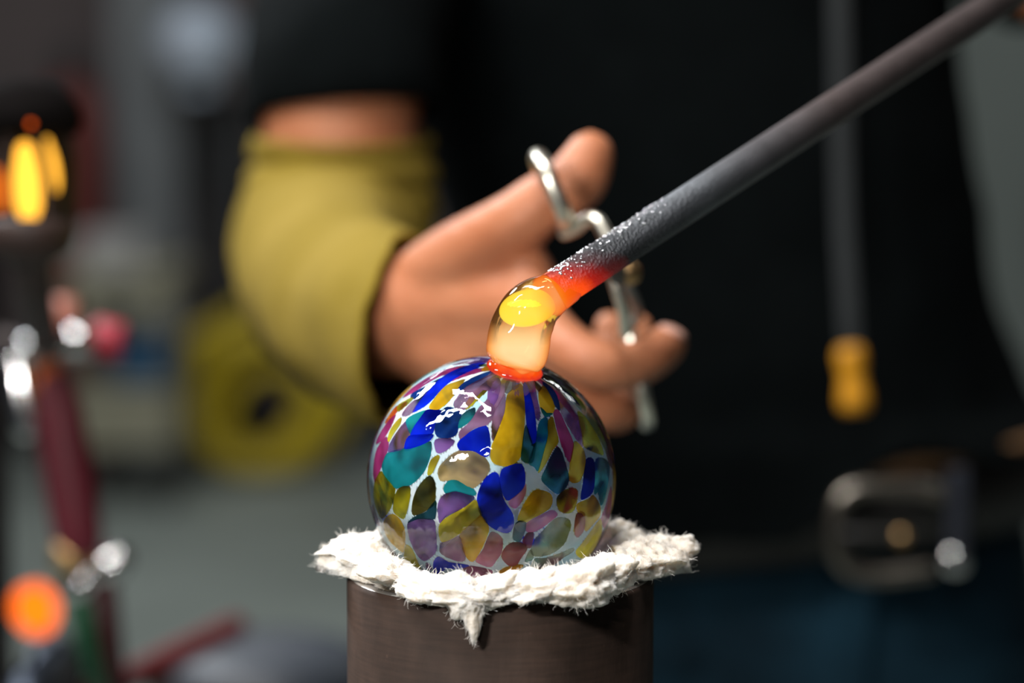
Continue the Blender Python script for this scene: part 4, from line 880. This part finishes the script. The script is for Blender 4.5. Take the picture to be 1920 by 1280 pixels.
# stool, rail and steel tube at the bottom left
so = thing('padded_stool', 'dark blue-grey round padded stool in front of the concrete floor', 'stool', Vector((tp(500, 1300, 1.75).x, tp(500, 1300, 1.75).y, 0)))
sc0 = at(505, 1255, 1.75); sx, sy, sz = sc0
lathe('seat', [(.001, .022), (.03, .0215), (.055, .018), (.072, .010), (.078, -.004), (.076, -.020), (.065, -.028), (.001, -.030)], (sx, sy, sz), M['stool'], so, 56)
tube('post', [(sx, sy, sz - .03, .02), (sx, sy, .04, .02)], M['dark_iron'], so, 20)
lathe('base', [(.16, 0), (.16, .012), (.06, .035), (.02, .05), (.001, .05)], (sx, sy, 0), M['dark_iron'], so, 48)
ra = thing('bench_rail', 'dark red painted rail slanting up across the bottom left corner', 'rail', at(200, 1330, 1.55))
tube('rail', [(*at(160, 1312, 1.52), .0085), (*at(300, 1242, 1.56), .0085), (*at(440, 1176, 1.62), .0085)], M['red_bar'], ra, 16, round_caps=True)
p_ = at(300, 1242, 1.56); tube('rail_post', [(p_.x, p_.y, p_.z, .008), (p_.x, p_.y, 0, .008)], M['dark_iron'], ra, 14)
tb = thing('steel_tube', 'blue-grey steel tube end poking up at the bottom left corner', 'tube', at(40, 1360, 1.5))
tube('tube_body', [(at(-90, 1500, 1.40).x, at(-90, 1500, 1.40).y, 0, .012), (*at(20, 1340, 1.45), .012), (*at(75, 1255, 1.5), .012), (*at(105, 1215, 1.52), .012)], mat('blued_steel', (.10, .12, .16), .3, .9, noise_amt=.4, noise_scale=60), tb, 24)
tube('dark_grip', [(*at(90, 1290, 1.5), .016), (*at(135, 1236, 1.53), .015)], M['black'], tb, 20, round_caps=True)

# ------------------------------------------------------------------ far background
def bx(px0, px1, py0, py1, Z, depth):
    a = at(px0, py1, Z); b = at(px1, py0, Z); return ((a.x + b.x) / 2, (a.y + b.y) / 2 + depth / 2, (a.z + b.z) / 2), (b.x - a.x, depth, b.z - a.z)
FZ = 8.35
gl = thing('globe_lamp', 'pale blue-white globe on top of the black post at the back', 'lamp', (at(430, 500, FZ).x, at(430, 500, FZ).y, 0))
c, s = bx(388, 470, 170, 880, FZ, .14); c0 = Vector(c); topz = c0.z + s[2] / 2
box('post', (c0.x, c0.y, topz / 2), (s[0], .14, topz), M['black'], gl, .01)
lathe('globe', [(.001, .135)] + [(.135 * math.sin(R(a)), .135 * math.cos(R(a))) for a in range(10, 171, 10)] + [(.05, -.14), (.05, -.17), (.001, -.17)], (at(388, 82, FZ).x, c0.y - .2, at(388, 82, FZ).z), M['globe'], gl, 36)
tube('bracket', [(at(388, 82, FZ).x, c0.y - .2, at(388, 82, FZ).z - .15, .02), (c0.x, c0.y - .05, topz - .02, .02)], M['black'], gl, 12)
cy = thing('gas_cylinder', 'dark red gas cylinder standing behind the beige cart on the left', 'cylinder', (at(140, 500, 8.2).x, at(140, 500, 8.2).y, 0))
lathe('tank', [(.001, 0), (.11, 0), (.115, .02), (.115, 1.15), (.10, 1.24), (.06, 1.29), (.03, 1.31), (.001, 1.31)], cy.location, M['cyl_red'], cy, 40)
lathe('valve_cap', [(.035, 1.30), (.04, 1.33), (.04, 1.38), (.025, 1.41), (.001, 1.41)], cy.location, M['black'], cy, 24)
# cart with drawers
ct = thing('utility_cart', 'pale beige wheeled workshop cart by the back wall at left', 'cart', (at(215, 700, 7.4).x, at(215, 700, 7.4).y, 0))
x0, x1 = at(130, 700, 7.4).x, at(325, 700, 7.4).x; yc = at(215, 700, 7.4).y; xm, wd = (x0 + x1) / 2, x1 - x0
def pz(y, Z=7.4): return at(215, y, Z).z
box('cart_top', (xm, yc + .2, pz(512)), (wd + .02, .44, .03), M['beige'], ct, .006)
for yy0, yy1 in ((520, 553), (560, 600)):
    d = box('drawer', (xm, yc + .2, (pz(yy0) + pz(yy1)) / 2), (wd - .02, .42, pz(yy0) - pz(yy1)), M['beige'], ct, .006)
    tube('drawer_handle', [(xm - .06, yc - .025, (pz(yy0) + pz(yy1)) / 2, .008), (xm + .06, yc - .025, (pz(yy0) + pz(yy1)) / 2, .008)], M['dull_steel'], d, 10)
box('cart_shelf', (xm, yc + .2, pz(728)), (wd, .42, .02), M['beige'], ct, .005)
box('lower_cabinet', (xm, yc + .2, (pz(745) + pz(842)) / 2), (wd, .42, pz(745) - pz(842)), M['beige'], ct, .01)
for sx_ in (-1, 1):
    for sy_ in (0, 1):
        tube('corner_post', [(xm + sx_ * (wd / 2 - .012), yc + .02 + sy_ * .36, pz(842), .012), (xm + sx_ * (wd / 2 - .012), yc + .02 + sy_ * .36, pz(512), .012)], M['dull_steel'], ct, 10)
        w0 = (xm + sx_ * (wd / 2 - .03), yc + .04 + sy_ * .32, .035)
        lathe('caster', [(.001, -.012), (.033, -.012), (.035, 0), (.033, .012), (.001, .012)], w0, M['black'], ct, 20, axis=(1, 0, 0))
        tube('caster_fork', [(w0[0], w0[1], .035, .010), (w0[0], w0[1], pz(842) + .005, .012)], M['dull_steel'], ct, 10)
bxo = box('carton', (at(205, 475, 7.4).x, yc + .16, (pz(508) + pz(440)) / 2), (.19, .26, pz(440) - pz(508)), M['white_box'], None, .006); tag(bxo, 'pale grey carton on top of the beige cart', 'box')
crt = thing('blue_crate', 'blue plastic crate on the middle shelf of the cart', 'crate', (at(275, 700, 7.4).x, yc + .12, pz(722)))
xc = at(268, 700, 7.4).x; hh = pz(640) - pz(722); zc_ = (pz(640) + pz(722)) / 2; zb_ = zc_ - hh / 2
box('crate_bottom', (xc, yc + .15, zb_ + .006), (.17, .24, .012), M['blue'], crt, .002)
for dx, dy, sx_, sy_ in ((0, -.12, .17, .012), (0, .12, .17, .012), (-.08, 0, .012, .24), (.08, 0, .012, .24)): box('crate_side', (xc + dx, yc + .15 + dy, zc_), (sx_, sy_, hh), M['blue'], crt, .003)
# yellow hose coil leaning on the wall
hc = thing('hose_coil', 'coil of bright yellow hose standing on the floor behind the arm guard', 'hose', (at(480, 860, 8.0).x, at(480, 860, 8.0).y, 0))
cc = at(482, 732, 8.1)
rh = random.Random(11)
for k in range(14):
    rr_ = rh.uniform(.14, .262); ox, oy, oz = rh.uniform(-.05, .05), (k % 5) * .042 - .08, 0; pts = []; lp = rh.uniform(0, 6)
    oz = .285 - rr_ - .262 if False else (rr_ - .245) * .7
    for i in range(41):
        a = 2 * math.pi * i / 40; q = rr_ * (1 + .06 * math.sin(2 * a + lp))
        pts.append((cc.x + ox + q * 1.03 * math.cos(a), cc.y + oy + .22 * q * math.sin(a), cc.z + oz + q * math.sin(a), .021))
    v, f = tube_data(pts, 10, cap=False, up=(0, 1, 0)); mesh_obj('hose_loop', v, f, M['yellow'], hc)
# pale locker at the right
lk = thing('grey_locker', 'tall pale grey-green steel locker behind the person at the right edge', 'locker', (at(1900, 600, 4.6).x, at(1900, 600, 4.6).y, 0))
lx0 = at(1745, 600, 4.6).x; ly = at(1745, 600, 4.6).y; M['locker'] = mat('grey_green_steel', (.13, .148, .138), .5, noise_amt=.12, noise_scale=4)
box('locker_body', (lx0 + .32, ly + .25, 1.05), (.64, .5, 2.08), M['locker'], lk, .01)
for k in range(2):
    d = box('locker_door', (lx0 + .03 + .055 + k * .19, ly - .012, 1.05) if False else (lx0 + .085 + .08 + k * .30 - .05, ly - .012, 1.06), (.27, .024, 1.98), M['locker'], lk, .006)
    tube('door_handle', [(d.bound_box[4][0] - .03, ly - .04, 1.0, .008), (d.bound_box[4][0] - .03, ly - .04, 1.14, .008)], M['dull_steel'], d, 10)
